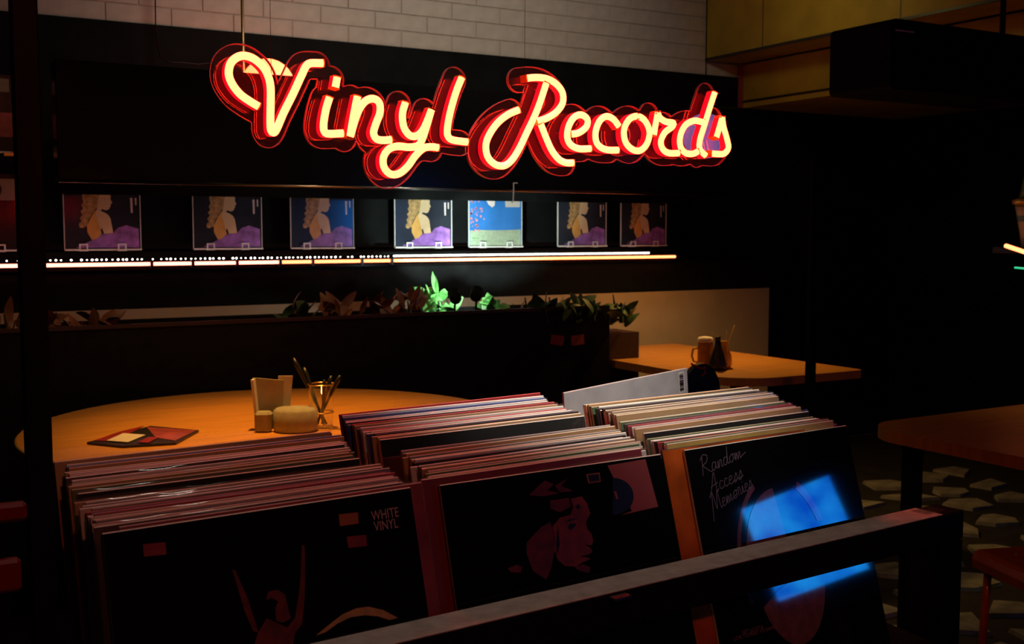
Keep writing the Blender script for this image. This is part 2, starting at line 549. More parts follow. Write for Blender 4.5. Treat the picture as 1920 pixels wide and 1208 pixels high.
def sweep(path, section, name, m_, parent, offset_y=0.0):
    """path: 2D (x,z) points; section: list of (n, y)"""
    mb = MB(); n = len(path); k = len(section); vs = []; fs = []
    for i in range(n):
        a = path[max(0, i - 1)]; c = path[min(n - 1, i + 1)]
        t = np.array(c) - np.array(a); t = t / (np.linalg.norm(t) + 1e-9)
        nn = np.array((-t[1], t[0]))
        for s_, y_ in section:
            q = path[i] + nn * s_
            vs.append((q[0], y_ + offset_y, q[1]))
    for i in range(n - 1):
        for j in range(k):
            j2 = (j + 1) % k
            fs.append((i * k + j, i * k + j2, (i + 1) * k + j2, (i + 1) * k + j))
    fs.append(list(range(k))); fs.append([(n - 1) * k + j for j in range(k)])
    mb.add(vs, fs, 0, False)
    return mb


RT = .0056
front_sec = [(RT * math.cos(a), -.0055 * math.sin(a)) for a in np.linspace(0, PI, 9)]
body_sec = [(-.0052, 0.0002), (.0052, .0002), (.0052, .0155), (-.0052, .0155)]
allseg = []
for ch, strokes in LET:
    fm, bm_, caps = MB(), MB(), []
    for st_ in strokes:
        P2 = [at_y(a, b_, YS) - sign_o for a, b_ in st_]
        path = spline([(p.x, p.z) for p in P2], .0035)
        m1 = sweep(path, front_sec, '', None, None); fm.add(m1.v, m1.f, 0, False)
        m2 = sweep(path, body_sec, '', None, None); bm_.add(m2.v, m2.f)
        for e, q in ((path[0], path[1]), (path[-1], path[-2])):
            t = (e - q) / (np.linalg.norm(e - q) + 1e-9)
            p0 = e + t * .0002; p1 = e + t * .0022
            m3 = sweep([p0, p1], [(-.0058, -.004), (.0058, -.004), (.0058, .015), (-.0058, .015)], '', None, None)
            caps.append(m3)
        allseg += [(path[i], path[i + 1]) for i in range(len(path) - 1)]
    lf = fm.build('letter', 'neon_front', sign)
    lf['label'] = 'glowing tube letter ' + ch
    bm_.build('tube_housing', 'neon_body', lf)
    for m3 in caps: m3.build('end_cap', 'neon_end', lf)

# contour-cut clear board behind the tubes
A_ = np.array([s_[0] for s_ in allseg]); B_ = np.array([s_[1] for s_ in allseg])
mn = np.minimum(A_, B_).min(0) - .03; mx_ = np.maximum(A_, B_).max(0) + .03
h = .003
gx = np.arange(mn[0], mx_[0] + h, h); gz = np.arange(mn[1], mx_[1] + h, h)
D = np.full((len(gx), len(gz)), 9.0)
GX, GZ = np.meshgrid(gx, gz, indexing='ij')
D2 = np.full(GX.shape, 81.0)
for a, b_ in zip(A_, B_):
    i0 = max(0, int((min(a[0], b_[0]) - .035 - mn[0]) / h)); i1 = int((max(a[0], b_[0]) + .035 - mn[0]) / h) + 1
    j0 = max(0, int((min(a[1], b_[1]) - .035 - mn[1]) / h)); j1 = int((max(a[1], b_[1]) + .035 - mn[1]) / h) + 1
    sx = GX[i0:i1, j0:j1]; sz = GZ[i0:i1, j0:j1]
    dx, dz = b_[0] - a[0], b_[1] - a[1]
    t = np.clip(((sx - a[0]) * dx + (sz - a[1]) * dz) / (dx * dx + dz * dz + 1e-12), 0, 1)
    q = (sx - a[0] - t * dx) ** 2 + (sz - a[1] - t * dz) ** 2
    D2[i0:i1, j0:j1] = np.minimum(D2[i0:i1, j0:j1], q)
D = np.sqrt(D2) - .0195
# close the small inner holes: keep the outside connected region only
outside = np.zeros(D.shape, bool); stack = [(0, 0)]; pos = D > 0; outside[0, 0] = True
while stack:
    i, j = stack.pop()
    for a, b_ in ((i + 1, j), (i - 1, j), (i, j + 1), (i, j - 1)):
        if 0 <= a < D.shape[0] and 0 <= b_ < D.shape[1] and pos[a, b_] and not outside[a, b_]:
            outside[a, b_] = True; stack.append((a, b_))
D = np.where(pos & ~outside, -.002, D)
BY0, BY1 = .024, .029
vid = {}; V2 = []


def vert(key, p):
    if key not in vid:
        vid[key] = len(V2); V2.append(p)
    return vid[key]


polys = []; bedges = []
ni, nj = D.shape
for i in range(ni - 1):
    for j in range(nj - 1):
        cs = [(i, j), (i + 1, j), (i + 1, j + 1), (i, j + 1)]
        dv = [D[c] for c in cs]
        if min(dv) > 0: continue
        poly = []; cross = []
        for k in range(4):
            a, b_ = cs[k], cs[(k + 1) % 4]; da, db = dv[k], dv[(k + 1) % 4]
            if da <= 0: poly.append(vert(a, (gx[a[0]], gz[a[1]])))
            if (da <= 0) != (db <= 0):
                t = da / (da - db)
                key = (a, b_) if a < b_ else (b_, a)
                p = (gx[a[0]] + (gx[b_[0]] - gx[a[0]]) * t, gz[a[1]] + (gz[b_[1]] - gz[a[1]]) * t)
                q = vert(key, p); poly.append(q); cross.append((q, da <= 0))
        if len(poly) > 2: polys.append(poly)
        if len(cross) == 2: bedges.append((cross[0][0], cross[1][0]) if cross[0][1] else (cross[1][0], cross[0][0]))
V2 = np.array(V2); nv = len(V2)
mb = MB()
mb.add([(p[0], BY0, p[1]) for p in V2] + [(p[0], BY1, p[1]) for p in V2], polys + [[q + nv for q in p] for p in polys])
mb.build('clear_board', 'acrylic', sign)
# lit rim of the board
GXd, GZd = np.gradient(D, h)
nbr = {}
for a, b_ in bedges:
    nbr.setdefault(a, []).append(b_); nbr.setdefault(b_, []).append(a)
ptn = {}
for q in nbr:
    p = V2[q]; i = min(ni - 1, int(round((p[0] - mn[0]) / h))); j = min(nj - 1, int(round((p[1] - mn[1]) / h)))
    g = np.array((GXd[i, j], GZd[i, j])); ptn[q] = g / (np.linalg.norm(g) + 1e-9)
vs = []; ids = {}
for q in nbr:
    p = V2[q]; n_ = ptn[q]; o_ = p + n_ * .0009; i_ = p - n_ * .0003
    ids[q] = len(vs)
    vs += [(i_[0], BY0 - .0006, i_[1]), (o_[0], BY0 - .0006, o_[1]), (o_[0], BY1 + .0006, o_[1]), (i_[0], BY1 + .0006, i_[1])]
fs = []
for a, b_ in bedges:
    ia, ib = ids[a], ids[b_]
    for k in range(4):
        fs.append((ia + k, ia + (k + 1) % 4, ib + (k + 1) % 4, ib + k))
mb = MB(); mb.add(vs, fs); mb.build('lit_edge', 'lit_acrylic_edge', sign)
# supports: thin wires to the ceiling and the feed cable
for px in (520, 1000):
    p = at_y(px, 150, YS) - sign_o
    MB().tube([(p.x, .027, p.z), (p.x, .027, ZC - sign_o.z)], .0004, 5).build('hanging_wire', 'black_metal', sign)
cp = [at_y(a, b_, YS + .027) - sign_o for a, b_ in ((412, 150), (405, 128), (395, 119), (370, 121), (345, 118), (318, 117), (300, 108), (292, 60), (290, -60))]
MB().tube(cp, .0009, 6).build('power_cable', 'black_plastic', sign)

# ================================================================== BULKHEAD, SHELF AND WALL RECORDS
YF = 4.40
zt = CZ + .1435 * YF; zbm = CZ + .0425 * YF
xl = at_y(108, 300, YF).x; xr = at_y(1381, 300, YF).x
bk = thing('bulkhead_panel', 'long black hanging fascia panel behind the neon sign', 'fascia', (xl, YF, zbm))
MB().box(0, xr - xl, 0, .10, .004, zt - zbm, bev=.004).build('panel', 'black_gloss', bk)
MB().tube([(0, -.005, .0), (xr - xl, -.005, .0)], .0055, 12).build('bottom_trim', 'trim_metal', bk)
for x in (.25, xr - xl - .16):
    MB().box(x, x + .03, .1005, Y1 - YF - .006, .30, .33).build('wall_arm', 'black_metal', bk)
# small white hook on the fascia edge
p = at_y(963, 345, YF - .012)
hk = MB().tube([(.02, .0, .004), (0, 0, .004), (0, 0, -.03), (-.002, 0, -.07), (-.006, 0, -.085), (-.011, 0, -.08)], .0028, 6).build('wall_hook', 'white_acrylic', None, (p.x, p.y, p.z))
tag(hk, 'thin white wire hook hanging from the lower edge of the black fascia', 'hook')

# valance board closing the top of the record shelf
YV = 4.92
zv = CZ + .0317 * YV
va = thing('shelf_valance', 'narrow black board hiding the tops of the wall records', 'valance', (0, YV, zv))
xvl = at_y(109, 360, YV).x; xvr = at_y(1300, 380, YV).x
MB().box(xvl, xvr, 0, .018, 0, .15).build('front_board', 'black_paint', va)
MB().box(xvl, xvr, .0, Y1 - YV - .006, .15, .165).build('top_board', 'black_paint', va)

# cabinet/shelf under the wall records with light strips
YK = 4.92
zs = CZ - .0165 * 5.12                 # shelf surface
ks = thing('record_shelf', 'long black wall shelf edged with a warm light strip', 'shelf', (0, YK, CZ - .33))
MB().box(-2.0, at_y(1440, 500, YK).x, .01, Y1 - YK - .008, 0, .33 - .165).build('body', 'cabinet_grey', ks)
MB().box(-2.0, at_y(1300, 480, YK).x, .0, Y1 - YK - .008, .33 - .163, .33 - .152).build('shelf_board', 'black_gloss', ks)
MB().box(-2.0, at_y(1300, 480, YK).x, Y1 - YK - .06, Y1 - YK - .006, .33 - .150, .33 - .088).build('upstand', 'black_paint', ks)


def strip(pxa, pxb, m_, r=.0075, n=10, rise=0.0):
    pts = []
    for k in range(n + 1):
        px = pxa + (pxb - pxa) * k / n
        p = at_y(px, 500 - (px / 1265.0) * 20, YK - .012)
        pts.append((p.x, p.y - YK, CZ - .0279 * YK - (CZ - .33)))
    return MB().tube(pts, r, 8).build('light_strip', m_, ks)


for a, b_, m_ in ((-120, 42, 'led_warm'), (70, 281, 'led_warm'), (287, 358, 'led_warm'), (364, 441, 'led_warm'), (447, 522, 'led_warm'),
                  (528, 583, 'led_amber'), (589, 675, 'led_amber'), (681, 731, 'led_amber'), (737, 1266, 'led_amber')):
    strip(a, b_, m_)
for px in (284, 361, 444, 525, 586, 678, 734):
    p = at_y(px, 492, YK - .012)
    MB().box(p.x - .006, p.x + .006, -.024, .0, .33 - .156, .33 - .126).build('clip', 'black_plastic', ks)
# beaded white lights behind the strip
beads = MB()
xa_, xb_ = at_y(-60, 495, YK + .03).x, at_y(735, 486, YK + .03).x
n = 90
for k in range(n):
    if random.random() < .12: continue
    x = xa_ + (xb_ - xa_) * (k + random.uniform(-.2, .2)) / n
    r = random.uniform(.0025, .0045)
    beads.lathe([(0, -r), (r, -r * .3), (r, r * .3), (0, r)], 6, cx=x, cy=.03)
bo = beads.build('light_beads', 'led_bead', ks, (0, 0, .33 - .118))
bo['kind'] = 'stuff'
pa = at_y(738, 484, YK + .03); pb = at_y(1217, 476, YK + .03)
MB().tube([(pa.x, .03, .33 - .116), (pb.x, .03, .33 - .116)], .0042, 8).build('light_strip', 'led_white', ks)

# --- wall records
YA = 5.10
LP = .315
ZA = CZ - .0735
album_sleeve_me = MB().box(-LP / 2, LP / 2, 0, .006, 0, LP).mesh('album_cover', 'album_sleeve')


def flat_polys(polys, y):
    mb = MB()
    for pl in polys:
        mb.add([(a, y, b_) for a, b_ in pl], [list(range(len(pl)))])
    return mb


# print outlines are measured on the fourth wall record and kept in sleeve coordinates
p4c = at_y(794, 465, YA)
L4 = lambda pts: [((at_y(700 + a / 6, 360 + b_ / 6, YA).x - p4c.x), at_y(700 + a / 6, 360 + b_ / 6, YA).z - ZA) for a, b_ in pts]
HAIR = [L4([(400, 60), (440, 5), (500, -30), (570, -25), (605, 10), (590, 50), (560, 65), (535, 100), (530, 160), (520, 210), (500, 235), (480, 270), (462, 300), (440, 340), (430, 390), (395, 412), (368, 405), (362, 372), (385, 345), (370, 315), (395, 285), (378, 250), (402, 225), (385, 190), (405, 160), (392, 110)])]
FACE = [L4([(535, 100), (560, 60), (598, 48), (622, 66), (634, 105), (630, 128), (645, 168), (630, 182), (632, 200), (622, 212), (618, 230), (590, 240), (560, 228), (540, 250), (512, 240), (520, 205), (528, 160)])]
BACKS = [L4([(512, 238), (545, 245), (580, 262), (610, 285), (628, 320), (638, 390), (648, 462), (572, 468), (556, 410), (545, 430), (535, 400), (520, 330), (505, 280)])]
SHADE = [L4([(505, 240), (512, 238), (505, 280), (520, 330), (535, 400), (552, 470), (505, 518), (468, 528), (432, 455), (430, 385), (455, 330), (480, 280)])]
DRESS = [L4([(330, 605), (400, 570), (470, 530), (560, 470), (645, 465), (690, 410), (760, 385), (860, 420), (866, 605)])]
MOON = [L4([(795, 120), (815, 120), (815, 265), (800, 265)]), L4([(835, 120), (848, 120), (848, 190), (838, 190)])]
p5c = at_y(929.5, 465, YA)
L5 = lambda pts: [((at_y(700 + a / 6, 360 + b_ / 6, YA).x - p5c.x), at_y(700 + a / 6, 360 + b_ / 6, YA).z - ZA) for a, b_ in pts]
SAND = [L5([(1090, 435), (1200, 428), (1350, 432), (1500, 430), (1660, 425), (1662, 605), (1090, 605)])]
CLOUD = [L5([(1270, 90), (1370, 90), (1368, 150), (1340, 175), (1300, 145)])]
STICK = [L5([(1482, 100), (1654, 100), (1650, 172), (1490, 172)])]
BLOOM = []
rb = random.Random(5)
for k in range(46):
    cx = 1095 + abs(rb.gauss(0, 60)); cy = rb.uniform(80, 450)
    if cx > 1310: continue
    r = rb.uniform(6, 17)
    BLOOM.append(L5([(cx + r * rb.uniform(.6, 1.2) * math.cos(a), cy + r * rb.uniform(.6, 1.2) * math.sin(a)) for a in np.linspace(0, 2 * PI, 7)[:-1]]))
DASH = [L5([(1115, 515), (1190, 515), (1190, 525), (1115, 525)])]

lady = {}
for nm, pl, m_, y in (('background_print', [[(-.1565, .001), (.1565, .001), (.1565, .314), (-.1565, .314)]], 'album_navy', -.0004),
                      ('dress_print', DRESS, 'album_violet', -.0007), ('hair_print', HAIR, 'album_hair', -.0007),
                      ('back_print', BACKS, 'album_skin', -.0009), ('shade_print', SHADE, 'album_shade_skin', -.0010),
                      ('face_print', FACE, 'album_skin', -.0011), ('light_print', MOON, 'album_cloud', -.0009)):
    lady[nm] = flat_polys(pl, y).mesh(nm, m_)
beach = {}
for nm, pl, m_, y in (('sky_print', [[(-.1565, .001), (.1565, .001), (.1565, .314), (-.1565, .314)]], 'album_sky', -.0004),
                      ('sand_print', SAND, 'album_sand', -.0007), ('cloud_print', CLOUD, 'album_cloud', -.0007),
                      ('blossom_print', BLOOM, 'album_blossom', -.0010), ('sticker', STICK, 'paper_white', -.0010), ('dash_print', DASH, 'leaf_green', -.0010)):
    beach[nm] = flat_polys(pl, y).mesh(nm, m_)
rim_me = (MB().box(-LP / 2 - .003, -LP / 2, -.006, .002, 0, LP).mesh('sleeve_edge', 'white_acrylic'),
          MB().box(LP / 2, LP / 2 + .003, -.004, .002, 0, LP).mesh('sleeve_edge', 'white_acrylic'))
foot_me = MB().box(-LP / 2 - .003, LP / 2 + .003, -.018, .004, -.008, 0, bev=.002).mesh('ledge', 'white_acrylic')
cb = MB()
cb.box(-.018, -.012, -.022, -.018, -.01, .022); cb.box(.012, .018, -.022, -.018, -.01, .022)
cb.box(-.012, .012, -.022, -.018, .016, .022); cb.box(-.012, .012, -.022, -.018, -.01, -.004)
cb.box(-.018, .018, -.018, .0, -.010, -.008)
clip_me = cb.mesh('clip', 'white_acrylic')
gl_me = MB().add([(-LP / 2, -.0025, 0), (LP / 2, -.0025, 0), (LP / 2, -.0025, LP), (-LP / 2, -.0025, LP)], [(0, 1, 2, 3)]).mesh('glossy_wrap', 'plastic_sleeve')


def album(name, label, pxc, prints, z=ZA, y=YA, group=None, rim=(1, 1)):
    p = at_y(pxc, 465, y)
    o = obj(name, album_sleeve_me, None, (p.x, y, z))
    tag(o, label, 'record', group)
    for nm, me in prints.items():
        obj(nm, me, o)
    obj('glossy_wrap', gl_me, o)
    for k in (0, 1):
        if rim[k]: obj('sleeve_edge', rim_me[k], o)
    obj('ledge', foot_me, o)
    for x in (-.085, .075):
        obj('clip', clip_me, o, (x, 0, 0))
    return o


G = 'records displayed on the wall shelf'
album('wall_record', 'dark record cover of a woman in a purple dress, first from the steel post', 194, lady, group=G)
album('wall_record', 'dark record cover of a woman in a purple dress, second from the steel post', 428, lady, group=G)
album('wall_record', 'record cover of a woman mirroring the blue screen, left of the brightest one', 605, lady, group=G)
album('wall_record', 'brightly lit record cover of a woman in a purple dress beside the blue beach cover', 794, lady, group=G)
album('wall_record', 'blue and sandy record cover with pink blossom on the wall shelf', 929, beach, group=G)
album('wall_record', 'dim record cover of a woman right of the blue beach cover', 1091, lady, group=G)
album('wall_record', 'dim record cover of a woman at the far right end of the shelf', 1206, lady, group=G)
lc = at_y(-25, 465, YA)
sleeve_plain = {'white_sticker': flat_polys([[(.03, .205), (.142, .205), (.142, .295), (.03, .295)]], -.0008).mesh('white_sticker', 'paper_cream'),
                'disc_print': flat_polys([[(.05 + .038 * math.cos(a), .25 + .038 * math.sin(a)) for a in np.linspace(0, 2 * PI, 24)[:-1]]], -.0011).mesh('disc_print', 'dark_print')}
album('wall_record', 'black record cover with a white disc sticker at the left frame edge', -36, sleeve_plain, group=G)
upper = {'white_sticker': flat_polys([[(.03, .245), (.142, .245), (.142, .30), (.03, .30)]], -.0008).mesh('white_sticker', 'grey_fabric'),
         'band_print': flat_polys([[(.02, .06), (.15, .06), (.155, .16), (.10, .16)]], -.0008).mesh('band_print', 'maroon_sleeve')}
pu = at_y(-20, 283, YA)
album('wall_record', 'black record cover hung high at the left frame edge', -42, upper, z=pu.z, group=G, rim=(0, 0))
pb_ = at_y(22, 287, YA - .03)
yb = MB().box(-.03, .03, -.01, .03, -.012, .0).box(.018, .03, -.01, .0, -.012, .03).build('wall_bracket', 'gold', None, (pb_.x, YA - .03, pb_.z - .0))
tag(yb, 'small yellow corner bracket under the high left record', 'bracket')

# two small uplights in the planter: they light the leaves, the shelf front and the two bright records
for k, (px, py, tgt, pw_, lab) in enumerate(((853, 556, (2.45, 5.1, CZ + .06), 36, 'short round black uplight among the lit leaves, left of the pair'),
                                             (893, 552, (2.85, 5.1, CZ + .06), 48, 'tilted black uplight among the lit leaves, right of the pair'))):
    p = at_y(px, py, 4.25)
    d = (Vector(tgt) - p).normalized()
    ul = thing('planter_uplight', lab, 'uplight', p, 0, 'uplights in the planter')
    hd = MB().lathe([(.001, -.035), (.022, -.034), (.026, -.025), (.026, .030), (.028, .034), (.024, .034), (.022, .026), (.001, .026)], 20).build('lamp_head', 'black_paint', ul)
    hd.rotation_euler = d.to_track_quat('Z', 'Y').to_euler()
    MB().tube([(0, 0, -.03), (0, .01, -(p.z - (CZ - .338 - .06)))], .005, 6).build('spike', 'black_paint', ul)
    spot('uplight_light', p + d * .037, tgt, pw_, (.80, 1.0, .93), 44, .6, .010)
    spot('uplight_spill', p + d * .037, p + d + Vector((-.4, 0, -.15)), 3.2, (.80, 1.0, .93), 150, 1.0, .010)

# globe lamp seen above the fascia
pg = at_y(503, 160, 4.72)
gl = thing('globe_lamp', 'warm glowing globe lamp on a brass stem rising above the fascia', 'lamp', pg)
rg = .112
MB().lathe([(rg * math.sin(a), -rg * math.cos(a)) for a in np.linspace(.001, PI - .001, 15)], 28).build('globe', 'globe_glass', gl)
ps = at_y(455, 60, 4.72) - pg
MB().tube([(ps.x, 0, ZC - pg.z - .001), (ps.x, 0, -.15), (ps.x + .02, 0, -.165), (0, 0, -.165)], .0068, 10).build('stem', 'brass', gl)
MB().lathe([(.02, -.172), (.045, -.15), (.052, -.112), (.03, -.10)], 16).build('cup', 'brass', gl)
# lavender globe glimpsed behind the last letters
pv = at_y(1322, 255, 4.1)
lv = thing('lavender_lamp', 'dim lavender globe lamp glimpsed behind the last letters of the sign', 'lamp', pv)
rg = .105
MB().lathe([(rg * math.sin(a), -rg * math.cos(a)) for a in np.linspace(.001, PI - .001, 13)], 24).build('globe', 'lavender_globe', lv)
MB().tube([(0, 0, .12), (0, 0, ZC - pv.z - .001)], .003, 6).build('cord', 'black_metal', lv)

# steel posts
p = at_y(67, 700, 2.3)
o = MB().box(-.0235, .0235, -.02, .02, 0, ZC - .001, bev=.003)
o.box(-.05, .05, -.05, .05, -.010, .006)
tag(o.build('steel_post', 'black_metal', None, (p.x, 2.3, 0)), 'black square steel post left of the record stacks', 'post')
p = at_y(1520, 680, 3.05)
o = MB().box(-.019, .019, -.012, .012, 0, 1.62, bev=.003)
o.box(-.05, .05, -.05, .05, -.010, .006)
tag(o.build('steel_post', 'black_paint', None, (p.x, 3.05, 0)), 'thin black post in front of the far rectangular table', 'post')

# hanging black loudspeaker box on the right
pb0 = at_y(1556, 120, 3.2)
zt_ = at_y(1556, 62, 3.2).z; zb_ = at_y(1556, 182, 3.2).z
lb = thing('hanging_speaker', 'bulky black box hanging in front of the yellow beams', 'speaker', (pb0.x, 3.2, zb_))
mb = MB()
mb.prism(rounded_rect(0, .95, 0, zt_ - zb_ + .01, (.02, .05, .06, .025), 5), -.30, .0, axis='y')
mb.build('cabinet', 'black_paint', lb)
MB().box(.02, .12, -.303, -.300, zt_ - zb_ - .035, zt_ - zb_ - .03).build('trim_line', 'rail_metal', lb)
MB().tube([(.90, -.10, zt_ - zb_), (.90, -.10, ZC - zb_ - .001)], .012, 8).build('mount_pole', 'black_metal', lb)

# ================================================================== PLANTER
ZP = CZ - .338
YP0, YP1 = 4.20, 4.46
pe = at_y(1198, 640, YP0 + .06)
PX1 = at_y(1143, 600, YP0).x
plt = thing('planter_box', 'long black planter trough behind the round table', 'planter', (0, YP0, 0))
MB().box(-1.6, PX1, 0, .02, 0, ZP).build('front_panel', 'planter_black', plt)
MB().box(-1.6, PX1, YP1 - YP0 - .02, YP1 - YP0, 0, ZP).build('back_panel', 'planter_black', plt)
MB().box(PX1, pe.x, .06, YP1 - YP0 + .004, 0, CZ - .475).build('end_panel', 'planter_end', plt)
MB().box(-1.6, PX1, .02, YP1 - YP0 - .02, ZP - .10, ZP - .04).build('soil', 'soil', plt)
MB().box(-1.6, pe.x - .3, -.006, .014, ZP - .012, ZP + .002).build('rim', 'planter_end', plt)
for k, px in enumerate((1045, 1083)):
    p = at_y(px, 638, YP0 - .004)
    o = MB().box(-.034, .034, -.002, .002, -.022, .022).build('planter_card', 'dark_red_card', None, (p.x, p.y, p.z))
    o.rotation_euler = (0, R(10 if k == 0 else -4), 0)
    tag(o, ('dark red card on the planter front, %s of the pair' % ('left' if k == 0 else 'right')), 'card', 'red cards on the planter')


def leaf_mesh(l, w_, bend, m_):
    mb = MB(); n = 5; vs = []
    for i in range(n + 1):
        t = i / n; wd = w_ * math.sin(PI * min(1, t * .92 + .06)) ** .8
        zz = l * t; yy = bend * t * t * l
        vs += [(-wd, yy, zz), (0, yy - wd * .25, zz), (wd, yy, zz)]
    fs = []
    for i in range(n):
        for k in (0, 1):
            fs.append((3 * i + k, 3 * i + k + 1, 3 * i + 4 + k, 3 * i + 3 + k))
    mb.add(vs, fs, 0, True)
    return mb.mesh('leaf', m_)


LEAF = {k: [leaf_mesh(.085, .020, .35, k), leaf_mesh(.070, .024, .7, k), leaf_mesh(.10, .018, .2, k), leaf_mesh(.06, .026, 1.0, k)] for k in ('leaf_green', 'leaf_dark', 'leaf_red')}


def plant(px, mt, n, label, h=.12, spread=.12, dy=0.0):
    y = (YP0 + YP1) / 2 + dy
    p = at_y(px, 590, y)
    t = thing('leafy_plant', label, 'plant', (p.x, y, ZP - .045), 0, 'plants in the trough')
    MB().tube([(0, 0, -.005), (.005, 0, .05), (0, .003, .09)], [.006, .005, .003], 6).build('stem', 'soil', t)
    for k in range(n):
        me = random.choice(LEAF[mt])
        o = obj('leaf', me, t)
        a = random.random() * 2 * PI; rr = spread * math.sqrt(random.random()) * .5
        o.location = (rr * math.cos(a), .6 * rr * math.sin(a), random.uniform(min(0, h - .06), h))
        o.rotation_euler = (random.uniform(-.9, .5), random.uniform(-.9, .9), random.uniform(-PI, PI))
        s_ = random.uniform(.75, 1.2); o.scale = (s_, s_, s_)
    return t


for px, mt, n, lb_, h_, sp_, dy in (
        (8, 'leaf_red', 14, 'reddish leafy plant at the left frame edge', .05, .16, 0),
        (105, 'leaf_red', 14, 'reddish low plant just right of the steel post', .05, .16, 0),
        (180, 'leaf_red', 12, 'reddish low plant left of the bare planter stretch', .045, .16, 0),
        (555, 'leaf_dark', 14, 'dark plant right of the bare planter stretch', .06, .16, 0),
        (630, 'leaf_red', 16, 'dull red-leaved plant left of the lit leaves, nearer the bare stretch', .07, .18, 0),
        (705, 'leaf_red', 16, 'dull red-leaved plant in the middle of the trough', .08, .18, 0),
        (765, 'leaf_red', 14, 'brownish plant touching the brightly lit leaves on their left', .09, .14, 0),
        (822, 'leaf_green', 26, 'largest brightly lit green plant, left of the black uplights', .11, .13, .10),
        (838, 'leaf_green', 9, 'lit green plant between the two black uplights', .0, .05, .12),
        (922, 'leaf_green', 16, 'lit green plant right of the black uplights', .06, .07, .03),
        (985, 'leaf_dark', 14, 'dark plant where the beige wall begins', .03, .14, -.05),
        (1030, 'leaf_dark', 22, 'dark plant in front of the beige wall, left of the bushiest', .03, .22, -.08),
        (1095, 'leaf_dark', 32, 'bushiest dark plant in front of the beige wall', .03, .26, -.09),
        (1150, 'leaf_dark', 30, 'dark plant drooping over the right end of the trough', -.0, .20, -.05)):
    plant(px, mt, n, lb_, h_, sp_, dy)

# ================================================================== TABLES
TZ = .75
tb = thing('round_table', 'large round orange wood table left behind the record stacks', 'table', (1.092, 3.382, 0))
MB().lathe([(.02, TZ - .045), (.74, TZ - .045), (.755, TZ - .040), (.7595, TZ - .03), (.7595, TZ - .006), (.755, TZ - .001)], 96).build('table_edge', 'wood_edge', tb)
MB().lathe([(.001, TZ - .001), (.755, TZ - .001), (.753, TZ), (.001, TZ)], 96, smooth=False, cap=False).build('table_top', 'wood_top', tb)
MB().lathe([(.05, .03), (.05, TZ - .05)], 20).build('pedestal', 'black_metal', tb)
MB().lathe([(.34, 0), (.34, .012), (.06, .035), (.05, .04)], 36).build('base', 'black_metal', tb)


def rect_table(name, label, x0, x1, y0, y1, rad, legs=True):
    t = thing(name, label, 'table', ((x0 + x1) / 2, (y0 + y1) / 2, 0))
    hx, hy = (x1 - x0) / 2, (y1 - y0) / 2
    MB().prism(rounded_rect(-hx, hx, -hy, hy, rad, 8), TZ - .035, TZ).build('table_top', 'wood_top', t)
    for sx in (-1, 1):
        for sy in (-1, 1):
            MB().box(sx * (hx - .12) - .022, sx * (hx - .12) + .022, sy * (hy - .12) - .022, sy * (hy - .12) + .022, 0, TZ - .036).build('leg', 'black_metal', t)
    return t


rect_table('wooden_table', 'wooden table by the beige wall holding a beer mug', 3.0, 3.735, 3.395, 4.72, (.24, .03, .03, .42))
rect_table('wooden_table', 'wooden table cut by the right frame edge', 2.642, 3.9, 1.2, 2.43, (.05, .05, .05, .16))

# --- things on the round table
def px_on_table(px, py):
    return at_z(px, py, TZ)


p = px_on_table(262, 824)
mn_ = thing('menu_booklet', 'dark open menu booklet with a white card lying on the round table', 'menu', (p.x, p.y, TZ), 0)
loc = lambda pts: [((px_on_table(a, b_) - p).x, (px_on_table(a, b_) - p).y) for a, b_ in pts]
MB().prism(loc([(163, 834), (282, 803), (373, 811), (330, 835), (230, 841)]), .001, .007).build('cover', 'dark_print', mn_)
MB().prism(loc([(176, 832), (225, 815), (270, 804), (215, 833)]), .0071, .009).build('red_page', 'red_chair', mn_)
MB().prism(loc([(200, 833), (231, 819), (273, 822), (240, 836)]), .0091, .0105).build('white_card', 'paper_white', mn_)
MB().prism(loc([(258, 836), (279, 826), (297, 827), (278, 837)]), .0091, .0103).build('red_patch', 'red_chair', mn_)
MB().prism(loc([(275, 806), (368, 812), (328, 832), (292, 826)]), .0071, .0085).build('dark_page', 'maroon_sleeve', mn_)

pn = px_on_table(520, 806)
nh = thing('napkin_holder', 'grey caddy with upright paper napkins on the round table', 'napkin holder', (pn.x, pn.y, TZ), -YAW)
MB().prism([(-.060, .0), (-.052, .0), (-.066, .155), (-.074, .155)], -.02, .02, axis='y').build('side_sheet', 'paper_white', nh)
MB().prism([(-.062, .0), (.012, .0), (.018, .150), (-.074, .158)], .010, .014, axis='y').build('napkin', 'paper_cream', nh)
MB().prism([(-.015, .01), (.030, .005), (.046, .163), (.002, .163)], .016, .020, axis='y').build('napkin', 'paper_white', nh)
mb = MB(); mb.box(-.058, -.008, -.055, -.012, 0, .062, bev=.008); mb.build('small_box', 'grey_fabric', nh)
MB().lathe([(.001, 0), (.055, 0), (.058, .02), (.058, .062), (.05, .07), (.001, .072)], 24, cx=.060, cy=-.020, sx=1.15).build('round_box', 'grey_fabric', nh)

